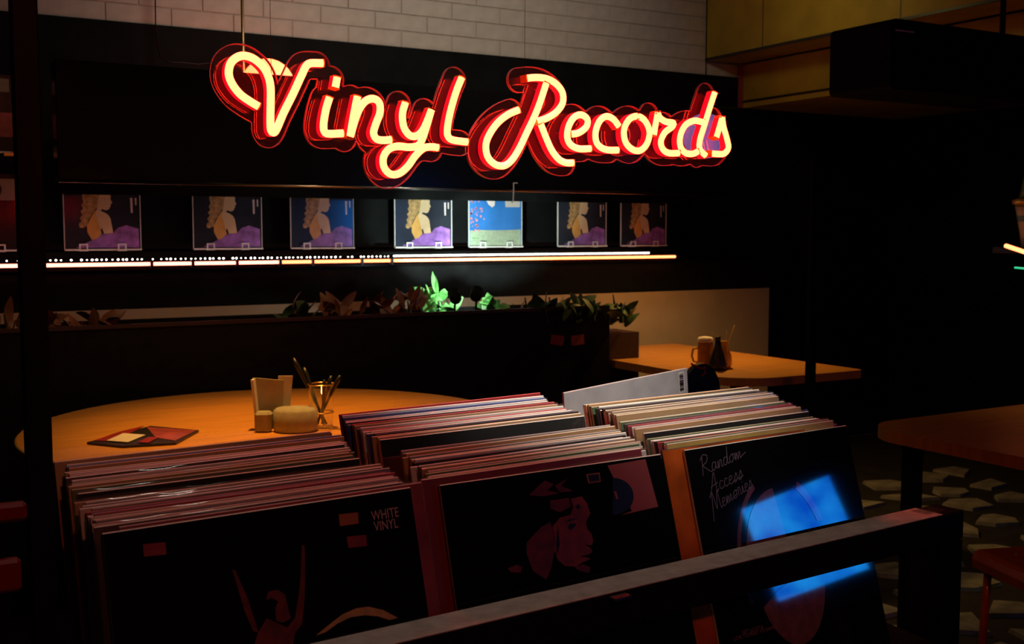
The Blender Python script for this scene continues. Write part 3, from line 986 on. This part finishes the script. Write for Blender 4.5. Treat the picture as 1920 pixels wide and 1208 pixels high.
pg_ = px_on_table(603, 803)
jar = thing('cutlery_jar', 'clear glass jar beside the napkin caddy', 'jar', (pg_.x, pg_.y, TZ))
MB().lathe([(.030, .001), (.035, .006), (.039, .13), (.040, .135), (.0375, .135), (.0335, .009), (.001, .008)], 20).build('glass', 'clear_glass', jar)
MB().tube([(.0395 * math.cos(a), .0395 * math.sin(a), .136) for a in np.linspace(0, 2 * PI, 25)], .0022, 6).build('rim', 'brass', jar)
MB().tube([(.037 * math.cos(a), .037 * math.sin(a), .05) for a in np.linspace(0, 2 * PI, 25)], .002, 6).build('band', 'brass', jar)
rx = Vector((math.cos(YAW), -math.sin(YAW), 0)); ry = Vector((math.sin(YAW), math.cos(YAW), 0))
for k, (ux, tx, uy, ty, ln, lab) in enumerate((
        (.016, -.085, .0, .01, .215, 'longest black utensil leaning far left out of the glass jar'),
        (.010, -.055, -.01, .02, .185, 'black utensil leaning slightly left in the glass jar'),
        (.0, .012, .01, -.01, .150, 'upright black utensil in the glass jar'),
        (-.012, .030, .0, .012, .160, 'black utensil leaning right in the glass jar'),
        (-.016, .062, -.008, -.02, .165, 'thin dark utensil leaning furthest right in the glass jar'))):
    a = Vector((pg_.x, pg_.y, TZ + .012)) + rx * ux + ry * uy
    e = Vector((pg_.x, pg_.y, TZ + ln)) + rx * tx + ry * ty
    d = e - a
    o = MB().tube([(0, 0, 0), d * .5, d * .9, d], [.0035, .0045, .0075, .004], 8).build('black_utensil', 'black_plastic', None, a)
    tag(o, lab, 'utensil', 'utensils in the glass jar')

# --- things on the far table
pm = px_on_table(1322, 688)
mg = thing('beer_mug', 'mug of beer with white foam and a handle on the far table', 'mug', (pm.x, pm.y, TZ), -YAW)
MB().lathe([(.001, 0), (.034, 0), (.036, .01), (.034, .095), (.033, .112), (.001, .112)], 20).build('body', 'beer', mg)
MB().lathe([(.034, .1125), (.036, .12), (.03, .133), (.001, .137)], 18).build('foam', 'foam', mg)
MB().tube([(-.032, 0, .085), (-.055, 0, .08), (-.060, 0, .05), (-.052, 0, .025), (-.033, 0, .02)], .005, 8).build('handle', 'amber_glass', mg)
pv_ = px_on_table(1352, 690)
vs_ = thing('amber_vase', 'small amber glass vase with thin sprigs on the far table', 'vase', (pv_.x, pv_.y, TZ), -YAW)
MB().lathe([(.001, 0), (.030, 0), (.036, .02), (.034, .055), (.018, .09), (.014, .115), (.016, .12)], 20, cx=.012).build('glass', 'amber_glass', vs_)
for k, (a, b_) in enumerate(((-.055, .16), (.012, .165), (.045, .19))):
    MB().tube([(.012, 0, .05), (.012 + a * .5, .004, .12), (.012 + a, 0, b_)], [.002, .0018, .0012], 5).build('sprig', 'yellow_sleeve', vs_)
pd = px_on_table(1340, 692)
sb = thing('sauce_bottle', 'squat dark bottle between the beer mug and the amber vase', 'bottle', (pd.x - .01, pd.y - .03, TZ), -YAW)
MB().lathe([(.001, 0), (.040, 0), (.042, .02), (.030, .06), (.016, .10), (.012, .13)], 18).build('body', 'black_plastic', sb)
MB().lathe([(.013, .1305), (.013, .145), (.001, .147)], 12).build('cap', 'black_plastic', sb)

# dark chair with a round back in front of the far table
pc = at_y(1313, 712, 3.15)
ch = thing('round_back_chair', 'dark round-backed chair with a red squiggle in front of the far table', 'chair', (pc.x, 3.15, 0), 0)
mb = MB()
mb.prism([(.085 * math.cos(a), pc.z - .05 + .11 * math.sin(a)) for a in np.linspace(0, 2 * PI, 28)[:-1]], -.012, .012, axis='y')
mb.build('backrest', 'black_plastic', ch)
sq = [at_y(a, b_, 3.15 - .016) - Vector((pc.x, 3.15, 0)) for a, b_ in ((1296, 682), (1305, 688), (1317, 692), (1322, 688), (1322, 700), (1314, 706))]
MB().tube(sq, .0035, 6).build('squiggle_print', 'red_print', ch)
MB().box(-.2, .2, .0, .40, .43, .46, bev=.012).build('seat', 'black_plastic', ch)
for x in (-.17, .17):
    MB().box(x - .012, x + .012, .35, .374, 0, .43).build('leg', 'black_metal', ch)
    MB().box(x - .012, x + .012, .02, .044, 0, .43).build('leg', 'black_metal', ch)
MB().box(-.015, .015, .012, .036, .4601, pc.z).build('back_support', 'black_metal', ch)

# red chair at the left edge
pr = at_y(10, 960, 1.95)
rc = thing('red_chair', 'red slat-backed chair cut by the left frame edge', 'chair', (pr.x, 1.95, 0), 0)
xr_ = at_y(50, 960, 1.95).x - pr.x
for (ya, yb_) in ((942, 977), (1046, 1108)):
    za_, zb2 = at_y(25, ya, 1.95).z, at_y(25, yb_, 1.95).z
    MB().box(xr_ - .42, xr_ - (.0 if ya < 1000 else .012), -.012, .012, zb2, za_, bev=.006).build('back_slat', 'red_chair', rc)
for x in (xr_ - .40, xr_ - .045):
    MB().box(x - .014, x + .014, .0125, .038, 0, at_y(25, 950, 1.95).z - .01).build('leg', 'black_metal', rc)
    MB().box(x - .014, x + .014, -.40, -.374, 0, .43).build('leg', 'black_metal', rc)
MB().box(xr_ - .42, xr_ - .01, -.42, -.02, .43, .455, bev=.01).build('seat', 'red_chair', rc)

# orange metal chair at the right edge
oc = thing('orange_chair', 'orange seat with a rolled front edge near the floor stones at right', 'chair', (2.68, 2.02, 0), R(-18))
n = 8
prof = [(.0, .452), (.05, .456), (.20, .448), (.36, .452)]
mb = MB()
ol = [(0.0, .40), (-.004, .425), (.004, .444), (.02, .450), (.10, .450), (.38, .446), (.38, .440), (.10, .443), (.022, .443), (.012, .438), (.005, .424), (.006, .40)]
mb.prism(ol, -.36, .0, axis='y')
mb.build('seat', 'orange_seat', oc)
MB().lathe([(.001, .4505), (.006, .4505), (.005, .453), (.001, .4535)], 10, cx=.085, cy=-.07).build('rivet', 'chrome', oc)
for x in (.03, .35):
    for y in (-.33, -.03):
        MB().tube([(x, y, .438), (x + (.03 if x > .2 else -.0), y + (.03 if y > -.1 else -.03), .0)], .011, 8).build('leg', 'orange_seat', oc)
MB().box(.372, .384, -.34, -.02, .455, .70, bev=.004).build('backrest', 'orange_seat', oc)

# bottle on a lit ledge at the right edge
pk = at_y(1925, 462, 3.0)
led = thing('corner_ledge', 'small dark ledge with a warm light strip at the right frame edge', 'shelf', (pk.x, 3.0, pk.z))
MB().box(-.06, .5, -.10, .12, -.03, -.004).build('board', 'black_gloss', led)
q0 = at_y(1886, 461, 2.9) - Vector((pk.x, 3.0, pk.z)); q1 = at_y(1922, 473, 2.9) - Vector((pk.x, 3.0, pk.z))
MB().tube([q0, (q0 + q1) / 2, q1, q1 + (q1 - q0) * 3], .009, 8).build('light_strip', 'led_amber', led)
q2 = at_y(1903, 502, 2.9) - Vector((pk.x, 3.0, pk.z)); q3 = at_y(1925, 504, 2.9) - Vector((pk.x, 3.0, pk.z))
MB().tube([q2, q3, q3 + (q3 - q2) * 3], .004, 6).build('green_light', 'led_green', led)
pw = at_y(1932, 455, 3.03)
bt = thing('collared_vase', 'tapering pale vase with a gold collar and green neck at the right frame edge', 'vase', (pw.x, 3.03, pk.z - .004))
s_ = 4.35 / 2080.0
MB().lathe([(.001, 0), (.018 * 2, 0), (.022 * 2, .06), (.030 * 2, .145), (.033 * 2, .175), (.001, .175)], 24).build('lower_body', 'cream_ceramic', bt)
MB().lathe([(.0265 * 2, .108), (.0283 * 2, .12), (.0297 * 2, .135)], 24, cap=False).build('blue_band', 'teal_ceramic', bt)
MB().lathe([(.001, .1755), (.05, .1755), (.078, .185), (.080, .20), (.06, .208), (.001, .208)], 24).build('gold_collar', 'gold', bt)
MB().lathe([(.054, .2085), (.046, .25), (.030, .34), (.02, .36)], 24).build('neck', 'green_glass', bt)

# television on the wall behind the photographer (mirrored in the glossy covers)
tv = thing('television', 'upright screen showing a blue picture on a stand behind the photographer', 'television', (4.965, -1.888, 0), R(60))
MB().box(-.285, .285, -.04, .0, 1.18, 1.76, bev=.008).build('frame', 'tv_frame', tv)
MB().box(-.262, .262, .0005, .002, 1.20, 1.74).build('screen', 'tv_picture', tv)
MB().box(-.03, .03, -.075, -.0405, .02, 1.6).build('stand_pole', 'tv_frame', tv)
MB().prism(rounded_rect(-.25, .25, -.24, .12, .04), 0, .02).build('stand_base', 'tv_frame', tv)

# ================================================================== RECORD RACK
RA = R(4.3)
RO = Vector((.15, 1.02, 0))
ru = Vector((math.cos(RA), math.sin(RA), 0)); rv = Vector((-math.sin(RA), math.cos(RA), 0))
rack = thing('record_rack', 'black metal record rack with a grey front rail holding three columns of records', 'rack', RO, RA)
# front rail
pr0 = at_y(1304, 1045, 1.035) - RO
vr = pr0.dot(rv)                      # far top edge of the rail, depth in the rack frame
RZ = at_y(1304, 1045, 1.035).z
RW = 1.185
MB().box(-.06, RW, vr - .046, vr, RZ - .042, RZ - .001, bev=.002).build('front_rail', 'black_metal', rack)
MB().box(-.06, RW - .05, vr - .0455, vr - .0005, RZ - .001, RZ).build('rail_top_strip', 'rail_metal', rack)
tabp = at_y(1131, 1112, 1.0)
tp = tabp - RO
MB().box(tp.dot(ru) - .012, tp.dot(ru) + .012, vr - .058, vr - .0465, RZ - .006, RZ - .003).build('metal_tab', 'chrome', rack)
tp = at_y(1722, 956, 1.06) - RO
tape = MB().box(-.022, .022, -.02, .004, 0, .0015).box(-.022, -.012, -.022, -.020, -.01, .0015)
tape.build('clear_tape', 'plastic_sleeve', rack, (tp.dot(ru), vr - .015, RZ + .0005))
for u_ in (-.055, RW - .055):
    MB().box(u_, u_ + .052, vr - .046, vr + .004, 0, RZ - .043).build('leg', 'black_metal', rack)
    MB().box(u_, u_ + .04, .42, .46, 0, .80).build('leg', 'black_metal', rack)
    MB().box(u_ + .008, u_ + .03, vr + .005, .42, .70, .73).build('side_bar', 'black_metal', rack)
LEAN = R(16.0)
HS = .315
zbot = CZ - .27 - HS * math.cos(LEAN)
# sloping trays under the stacks
MB().add([(-.03, -.115, zbot - .008), (RW - .06, -.115, zbot - .008), (RW - .06, .38, zbot + .026), (-.03, .38, zbot + .026),
          (-.03, -.115, zbot - .022), (RW - .06, -.115, zbot - .022), (RW - .06, .38, zbot + .012), (-.03, .38, zbot + .012)],
         [(0, 1, 2, 3), (4, 5, 6, 7), (0, 1, 5, 4), (1, 2, 6, 5), (2, 3, 7, 6), (3, 0, 4, 7)]).build('tray', 'black_metal', rack)
MB().box(-.03, RW - .06, .36, .372, zbot, .84).build('back_panel', 'black_metal', rack)

# --- sleeves
EDGE = {'e_white': (.80, .78, .70), 'e_cream': (.70, .63, .46), 'e_grey': (.42, .41, .38), 'e_dark': (.03, .03, .03),
        'e_pink': (.62, .40, .36), 'e_olive': (.40, .40, .22), 'e_tan': (.52, .36, .22), 'e_red': (.42, .05, .05), 'e_blue': (.12, .20, .42), 'e_black': (.012, .012, .012)}
for k, c in EDGE.items(): mat(k, c, .6, var=.06, vscale=30)
COV = {'c_dark': (.012, .012, .013), 'c_red': (.22, .02, .02), 'c_white': (.55, .53, .50), 'c_blue': (.03, .06, .20), 'c_green': (.06, .12, .06), 'c_tan': (.35, .22, .10), 'c_grey': (.2, .2, .2)}
for k, c in COV.items(): mat(k, c, .35, var=.08, vscale=14)


def sleeve_mesh(cov, edge, t=.0035, name='record'):
    """origin at the bottom middle of the front face; the top edge is a rounded card fold"""
    mb = MB(); hw = LP / 2
    mb.add([(-hw, 0, .001), (hw, 0, .001), (hw, 0, HS - .001), (-hw, 0, HS - .001)], [(0, 1, 2, 3)], 0)
    mb.add([(-hw, t, .001), (hw, t, .001), (hw, t, HS - .001), (-hw, t, HS - .001)], [(0, 1, 2, 3)], 0)
    e = [(-hw, 0, HS - .001), (-hw, t * .25, HS), (-hw, t * .75, HS), (-hw, t, HS - .001)]
    mb.add(e + [(-x, y, z) for x, y, z in e], [(0, 1, 5, 4), (1, 2, 6, 5), (2, 3, 7, 6)], 1)
    mb.add([(-hw, 0, .001), (-hw, t, .001), (-hw, t, HS - .001), (-hw, 0, HS - .001)], [(0, 1, 2, 3)], 1)
    mb.add([(hw, 0, .001), (hw, t, .001), (hw, t, HS - .001), (hw, 0, HS - .001)], [(0, 1, 2, 3)], 1)
    mb.add([(-hw, 0, .001), (hw, 0, .001), (hw, t, .001), (-hw, t, .001)], [(0, 1, 2, 3)], 1)
    return mb.mesh(name, [cov, edge])


def wrap_mesh(seed, t=.0035):
    """loose clear outer sleeve, its open mouth a little wavy above the card"""
    r = random.Random(seed); mb = MB(); n = 22; hw = LP / 2 + .0015
    vs = []
    ph = r.random() * 6; k1 = r.uniform(18, 40)
    for i in range(n + 1):
        x = -hw + 2 * hw * i / n
        hh = HS + .0026 + .0010 * math.sin(k1 * x + ph) + r.uniform(-.0005, .0005)
        wv = .0003 * math.sin(2.3 * k1 * x + ph * 2) + r.uniform(-.0001, .0001)
        vs += [(x, -.0006, .0), (x, -.0006, HS - .03), (x, -.0006 + wv * .4, HS), (x, t * .3 + wv, hh), (x, t * .8 + wv, hh), (x, t + .0006, HS - .004)]
    fs = []
    for i in range(n):
        for k in range(5):
            if k == 3: continue
            a = 6 * i + k; fs.append((a, a + 1, a + 7, a + 6))
    mb.add(vs, fs, 0, True)
    return mb.mesh('clear_wrap', 'plastic_sleeve')


COMBO = []
for cov, edge in (('c_white', 'e_white'), ('c_tan', 'e_cream'), ('c_grey', 'e_grey'), ('c_dark', 'e_dark'), ('c_white', 'e_pink'),
                  ('c_green', 'e_olive'), ('c_tan', 'e_tan'), ('c_red', 'e_red'), ('c_blue', 'e_blue'), ('c_dark', 'e_white'), ('c_blue', 'e_cream')):
    COMBO.append(sleeve_mesh(cov, edge))
WEIGHT = [16, 16, 12, 9, 10, 8, 8, 4, 4, 10, 8]
WRAP = [wrap_mesh(k) for k in range(6)]
FACE_N = Vector((0, -math.cos(LEAN), math.sin(LEAN)))


def place_record(me, u_, v_, ztop, label, group, yaw=0.0, lean=LEAN, roll=0.0, wrap=None):
    """u_, v_: left end and depth of the top edge in the rack frame; ztop: height of the top edge"""
    o = obj('record', me)
    M = Matrix.Translation(RO + ru * u_ + rv * v_ + Vector((0, 0, ztop))) @ Matrix.Rotation(RA + yaw, 4, 'Z') @ Matrix.Rotation(-lean, 4, 'X') @ Matrix.Rotation(roll, 4, 'Y') @ Matrix.Translation((LP / 2, 0, -HS))
    o.matrix_world = M
    tag(o, label, 'record', group)
    if wrap is not None:
        obj('clear_wrap', WRAP[wrap], o)
    return o


STK = [  # column, u front, u back, v front, v back, z front, z back, count
    ('front stack of the left column', .020, .020, .0135, .087, -.268, -.256, 20),
    ('rear stack of the left column', .034, .030, .160, .215, -.263, -.240, 15),
    ('front stack of the middle column', .384, .390, .038, .126, -.276, -.256, 22),
    ('rear stack of the middle column', .393, .380, .192, .272, -.252, -.234, 20),
    ('front stack of the right column', .728, .705, .024, .056, -.274, -.263, 9),
    ('middle stack of the right column', .712, .712, .076, .118, -.258, -.250, 11),
    ('rear stack of the right column', .722, .726, .132, .205, -.247, -.239, 19)]
for desc, u0, u1, v0, v1, z0, z1, n in STK:
    for k in range(1, n):
        t = k / (n - 1)
        me = random.choices(COMBO, WEIGHT)[0]
        place_record(me, u0 + (u1 - u0) * t + random.gauss(0, .003), v0 + (v1 - v0) * t, CZ + z0 + (z1 - z0) * t + random.gauss(0, .0012),
                     'thin record sleeve seen edge-on in the ' + desc, 'records in the ' + desc,
                     yaw=random.gauss(0, .0015), roll=random.gauss(0, .0025), wrap=random.randrange(6) if random.random() < .35 else None)


def face_local(o):
    M = o.matrix_world; Mi = M.inverted()
    n_ = (M.to_3x3() @ Vector((0, -1, 0))).normalized(); p0 = M @ Vector((0, 0, 0))

    def f(px, py):
        q = Mi @ on_plane(px, py, p0, n_)
        return (q.x, q.z)
    return f


def decal(o, polys, m_, name, off=.0004, label=None):
    if name == 'barcode':
        d = flat_polys(polys, -off).build(name, m_, o)
        d['kind'] = 'stuff'
        return d
    for pl in polys:
        d = flat_polys([pl], -off).build(name, m_, o)
        if label: d['label'] = label
    return d


def lettering(o, body, size, x, zz, m_, name='lettering', shear=0.0, off=.0006, rot=0.0, offset=0.0):
    me = text_mesh(body, size, shear, offset)
    me.materials.clear(); me.materials.append(MATS[m_])
    d = obj(name, me, o)
    d.matrix_local = Matrix.Translation((x, -off, zz)) @ Matrix.Rotation(-rot, 4, 'Y') @ Matrix.Rotation(PI / 2, 4, 'X')
    d['label'] = 'printed words'
    return d


def ellipse(cx, cz, a, b_, a0=0, a1=2 * PI, n=24):
    return [(cx + a * math.cos(t), cz + b_ * math.sin(t)) for t in np.linspace(a0, a1, n)]


blackA = sleeve_mesh('cover_black', 'e_white')
# --- left front cover
A = place_record(blackA, .020, .004, CZ - .2685, 'black record with white vinyl lettering at the front of the left column', 'front covers of the rack', yaw=R(.6))
bpy.context.view_layer.update()
fA = face_local(A)
q = lambda pts, f: [f(a, b_) for a, b_ in pts]
decal(A, [q([(268, 1021), (310, 1017), (312, 1040), (270, 1044)], fA)], 'maroon_sleeve', 'price_sticker')
decal(A, [q([(635, 965), (671, 961), (672, 982), (637, 987)], fA)], 'print_orange', 'price_sticker')
decal(A, [q([(650, 1007), (686, 1003), (688, 1024), (653, 1028)], fA)], 'maroon_sleeve', 'price_sticker')
decal(A, [q([(435, 1068), (441, 1070), (463, 1120), (478, 1165), (484, 1186), (474, 1184), (458, 1145)], fA),
          q([(566, 1022), (571, 1023), (572, 1060), (571, 1120), (566, 1170), (553, 1188), (538, 1178), (553, 1158), (562, 1100)], fA),
          q([(498, 1125), (503, 1110), (520, 1106), (534, 1115), (541, 1145), (545, 1160), (530, 1168), (518, 1165), (516, 1140), (522, 1128), (510, 1122)], fA),
          q([(484, 1186), (500, 1160), (540, 1178), (553, 1188), (545, 1230), (470, 1230)], fA)], 'print_dark_skin', 'figure_print')
arc = [(592, 1192), (614, 1174), (642, 1152), (668, 1141), (690, 1138), (718, 1144), (746, 1159), (730, 1163), (708, 1156), (684, 1154), (656, 1158), (632, 1170), (610, 1186)]
decal(A, [q(arc, fA)], 'print_gold', 'gold_arc_print')
a0 = fA(697, 977); a1 = fA(745, 971)
sc = abs(a1[0] - a0[0])
lettering(A, 'WHITE', .0142, a0[0], a0[1], 'print_text').scale = (.72, 1, 1)
b0 = fA(702, 997)
lettering(A, 'VINYL', .0142, b0[0], b0[1], 'print_text').scale = (.72, 1, 1)
place_record(sleeve_mesh('maroon_sleeve', 'e_pink'), .036, .0090, CZ - .266, 'maroon record peeping out right of the white vinyl cover', 'front covers of the rack', yaw=R(.6), wrap=1)
place_record(sleeve_mesh('c_dark', 'e_white'), .015, .0130, CZ - .264, 'dark record peeping out left of the white vinyl cover', 'front covers of the rack', yaw=R(.6), wrap=2)
# second stack of the left column: plain black front
place_record(blackA, .034, .155, CZ - .264, 'plain black cover at the front of the left rear stack', 'front covers of the rack', wrap=3)

# --- middle front cover
B = place_record(blackA, .384, .029, CZ - .2768, 'black record with a dim red portrait at the front of the middle column', 'front covers of the rack', yaw=R(-1.5))
bpy.context.view_layer.update()
fB = face_local(B)
cB = lambda pts: [fB(820 + a / 4.364, 860 + b_ / 4.364) for a, b_ in pts]
decal(B, [cB([(1090, 330), (1180, 310), (1225, 370), (1250, 450), (1215, 520), (1225, 575), (1262, 620), (1275, 680), (1258, 712), (1205, 702), (1255, 735), (1268, 765), (1235, 788), (1165, 800), (1235, 812), (1250, 825), (1190, 850), (1130, 885), (1040, 880), (985, 830), (955, 750), (960, 650), (940, 560), (1000, 485), (1090, 460), (1110, 400)])],
      'print_skin_red', 'portrait_print')
decal(B, [cB([(750, 300), (820, 230), (880, 180), (950, 210), (900, 262), (1000, 285), (870, 310)]), cB([(960, 222), (1060, 165), (1010, 225), (1110, 265), (1000, 278)]),
          cB([(920, 345), (1075, 322), (1092, 395), (1000, 440), (925, 410)])], 'print_dark_skin', 'hair_print', .0005)
decal(B, [cB([(850, 560), (925, 520), (950, 620), (955, 760), (930, 900), (890, 990), (840, 960), (780, 920), (730, 780), (730, 690), (790, 620)]),
          cB([(570, 900), (650, 870), (695, 890), (680, 935), (600, 930)]), cB([(1120, 890), (1190, 865), (1250, 890), (1240, 935), (1170, 925)])], 'print_dark_skin', 'hair_print', .0005)
decal(B, [cB([(1060, 560), (1090, 530), (1140, 535), (1115, 570), (1080, 585)]), cB([(1040, 525), (1080, 495), (1160, 490), (1090, 512)]), cB([(1125, 395), (1150, 372), (1172, 395), (1150, 420)]), cB([(985, 560), (1000, 700), (975, 800), (968, 690)])], 'dark_print', 'feature_print', .0008)
decal(B, [cB([(1390, 58), (1700, 5), (1805, 395), (1495, 465), (1590, 430), (1440, 160)])], 'pink_card', 'disc_sticker', .0006)
decal(B, [cB([(1432 + 175 * math.cos(t) * .98, 310 + 152 * math.sin(t)) for t in np.linspace(-PI / 2, PI / 2, 18)])], 'dark_print', 'disc_print', .0009)
decal(B, [cB([(1440, 265), (1462, 275), (1474, 330), (1460, 335)])], 'pink_card', 'disc_label', .0012)
decal(B, [cB([(1215, 130), (1325, 115), (1335, 190), (1235, 205)])], 'print_orange', 'price_sticker', .0006)
decal(B, [cB([(1228, 138), (1318, 126), (1326, 182), (1243, 195)])], 'dark_print', 'price_sticker', .0008)
place_record(sleeve_mesh('blue_sleeve', 'e_dark'), .412, .0335, CZ - .279, 'blue record peeping out right of the portrait cover', 'front covers of the rack', yaw=R(-1.5), wrap=4)
place_record(sleeve_mesh('c_red', 'e_white'), .366, .0375, CZ - .270, 'record with a pale edge peeping out left of the portrait cover', 'front covers of the rack', wrap=5)
place_record(blackA, .393, .187, CZ - .252, 'plain black cover at the front of the middle rear stack', 'front covers of the rack', wrap=0)

# --- right front cover
Cc = place_record(blackA, .733, .014, CZ - .2745, 'black record with handwritten title mirroring a blue screen, front of the right column', 'front covers of the rack', yaw=R(.6))
bpy.context.view_layer.update()
fC = face_local(Cc)
SCRIPT = {  # pen strokes in a unit body, advance width
    'R': ([[(.0, 0), (.12, .95)], [(-.05, .8), (.2, 1.02), (.5, .9), (.4, .62), (.12, .5), (.3, .3), (.65, .02), (.75, .1)]], .72),
    'A': ([[(-.1, -.15), (.15, .3), (.42, 1.0), (.45, .4), (.48, 0), (.6, .1)], [(.1, .35), (.6, .42)]], .66),
    'M': ([[(-.12, -.4), (.05, .4), (.18, .98), (.28, .3), (.33, .1), (.5, .7), (.6, .95), (.62, .4), (.66, .02), (.78, .1)]], .80),
    'a': ([[(.32, .40), (.12, .42), (.02, .18), (.14, .02), (.28, .2), (.34, .42), (.32, .1), (.46, .08)]], .46),
    'n': ([[(.0, .08), (.05, .42), (.06, .02), (.2, .38), (.3, .36), (.28, .04), (.44, .1)]], .44),
    'd': ([[(.30, .40), (.1, .4), (.02, .16), (.14, .02), (.28, .2), (.42, .95), (.34, .3), (.34, .04), (.48, .1)]], .48),
    'o': ([[(.22, .42), (.04, .3), (.06, .05), (.24, .06), (.32, .3), (.22, .42), (.42, .36)]], .42),
    'm': ([[(.0, .08), (.05, .42), (.06, .02), (.18, .38), (.24, .02), (.38, .38), (.44, .3), (.42, .04), (.6, .12), (.9, .2)]], .60),
    'c': ([[(.28, .36), (.14, .42), (.02, .2), (.12, .02), (.34, .1)]], .34),
    'e': ([[(.02, .2), (.26, .28), (.2, .42), (.06, .34), (.04, .1), (.16, .0), (.36, .12)]], .36),
    's': ([[(.0, .06), (.2, .44), (.24, .15), (.1, .0), (.0, .06), (.34, .12)]], .34),
    'r': ([[(.0, .06), (.08, .44), (.2, .38), (.2, .06), (.34, .1)]], .34),
    'i': ([[(.0, .06), (.1, .42), (.1, .06), (.24, .1)], [(.14, .58), (.16, .62)]], .24)}


def handwriting(o, body, p0, p1, size, m_, off=.0006, wd=.00045):
    d0 = Vector((p1[0] - p0[0], p1[1] - p0[1])).normalized(); d1 = Vector((-d0.y, d0.x))
    adv = sum(SCRIPT[c][1] for c in body)
    kx = (Vector(p1) - Vector(p0)).length / adv
    x = 0.0
    for c in body:
        mb = MB()
        for st_ in SCRIPT[c][0]:
            P = spline([((x + a) * kx + .22 * b_ * size, b_ * size) for a, b_ in st_], .0012)
            vs = []; n_ = len(P)
            for i_ in range(n_):
                t_ = P[min(n_ - 1, i_ + 1)] - P[max(0, i_ - 1)]; t_ = t_ / (np.linalg.norm(t_) + 1e-9)
                for sg in (-1, 1):
                    q_ = P[i_] + np.array((-t_[1], t_[0])) * wd * sg
                    w_ = Vector(p0) + d0 * q_[0] + d1 * q_[1]
                    vs.append((w_.x, -off, w_.y))
            mb.add(vs, [(2 * i_, 2 * i_ + 1, 2 * i_ + 3, 2 * i_ + 2) for i_ in range(n_ - 1)])
        d = mb.build('handwritten_letter', m_, o)
        x += SCRIPT[c][1]


for body, pa_, pb2 in (('Random', (1318, 893), (1392, 858)), ('Access', (1332, 928), (1394, 896)), ('Memories', (1338, 962), (1412, 914))):
    handwriting(Cc, body, fC(*pa_), fC(*pb2), .024, 'print_script')
# plain two-tone oval emblem
ec = (fC(1478, 1060)[0], fC(1478, 1045)[1])
ea, eb = .088, .112
decal(Cc, [ellipse(ec[0], ec[1], ea, eb, R(115), R(205), 14) + ellipse(ec[0], ec[1], ea - .007, eb - .007, R(205), R(115), 14)], 'print_mauve', 'ring_print')
decal(Cc, [ellipse(ec[0], ec[1], ea, eb, R(20), R(58), 10) + ellipse(ec[0], ec[1], ea - .012, eb - .012, R(58), R(22), 10)], 'print_mauve', 'ring_print')
decal(Cc, [ellipse(ec[0], ec[1], ea - .016, eb - .020, R(92), R(180), 14) + [(ec[0] + .010, ec[1])]], 'print_mauve', 'emblem_print')
decal(Cc, [ellipse(ec[0], ec[1] - .012, ea - .022, eb - .012, R(205), R(352), 18) + [(ec[0] + .055, ec[1] - .014), (ec[0] - .03, ec[1] - .038)]], 'print_bronze', 'emblem_print')
for k, (tx, px, py) in enumerate((('GET LUCKY &', 1391, 1190), ('LOSE YOURSELF TO DANCE', 1376, 1202))):
    s0 = fC(px, py)
    lettering(Cc, tx, .0062, s0[0], s0[1], 'print_orange', 'sticker_lettering')
place_record(sleeve_mesh('orange_sleeve', 'e_dark'), .700, .0190, CZ - .272, 'orange and black record peeping out left of the handwritten cover', 'front covers of the rack', yaw=R(.6), wrap=None)
place_record(sleeve_mesh('yellow_sleeve', 'e_white'), .712, .0235, CZ - .266, 'yellow record peeping out behind the orange one', 'front covers of the rack', wrap=2)
place_record(blackA, .714, .070, CZ - .2595, 'plain black cover at the front of the right middle stack', 'front covers of the rack', wrap=1)

# --- grey sleeve pulled up at the back with a barcode
D_ = place_record(sleeve_mesh('cover_grey', 'e_grey'), 0, 0, 1, 'grey record back with a barcode standing up askew behind the right column', 'front covers of the rack')
TL = at_y(1020, 744, 1.36); TR = at_y(1288, 690, 1.46)
xd = (TR - TL).normalized(); nd = Vector((xd.y, -xd.x, 0)).normalized()
nd = (nd + Vector((0, 0, .05))).normalized(); nd = (nd - xd * nd.dot(xd)).normalized()
zd = xd.cross(-nd)
M = Matrix((( xd.x, -nd.x, zd.x, 0), (xd.y, -nd.y, zd.y, 0), (xd.z, -nd.z, zd.z, 0), (0, 0, 0, 1)))
D_.matrix_world = Matrix.Translation(TR) @ M @ Matrix.Translation((-LP / 2, 0, -HS))
bpy.context.view_layer.update()
fD = face_local(D_)
b0 = fD(1273, 702); b1 = fD(1282, 733)
decal(D_, [[(b0[0] - .002, b0[1] + .003), (b1[0] + .002, b0[1] + .003), (b1[0] + .002, b1[1] - .003), (b0[0] - .002, b1[1] - .003)]], 'paper_white', 'barcode_field')
bars = []; zz = b1[1]; rr_ = random.Random(3)
while zz < b0[1]:
    hb = rr_.choice((.0006, .0012, .0018)); bars.append([(b0[0], zz), (b1[0], zz), (b1[0], zz + hb), (b0[0], zz + hb)]); zz += hb + rr_.choice((.0006, .001, .0014))
decal(D_, bars, 'dark_print', 'barcode', .0008)
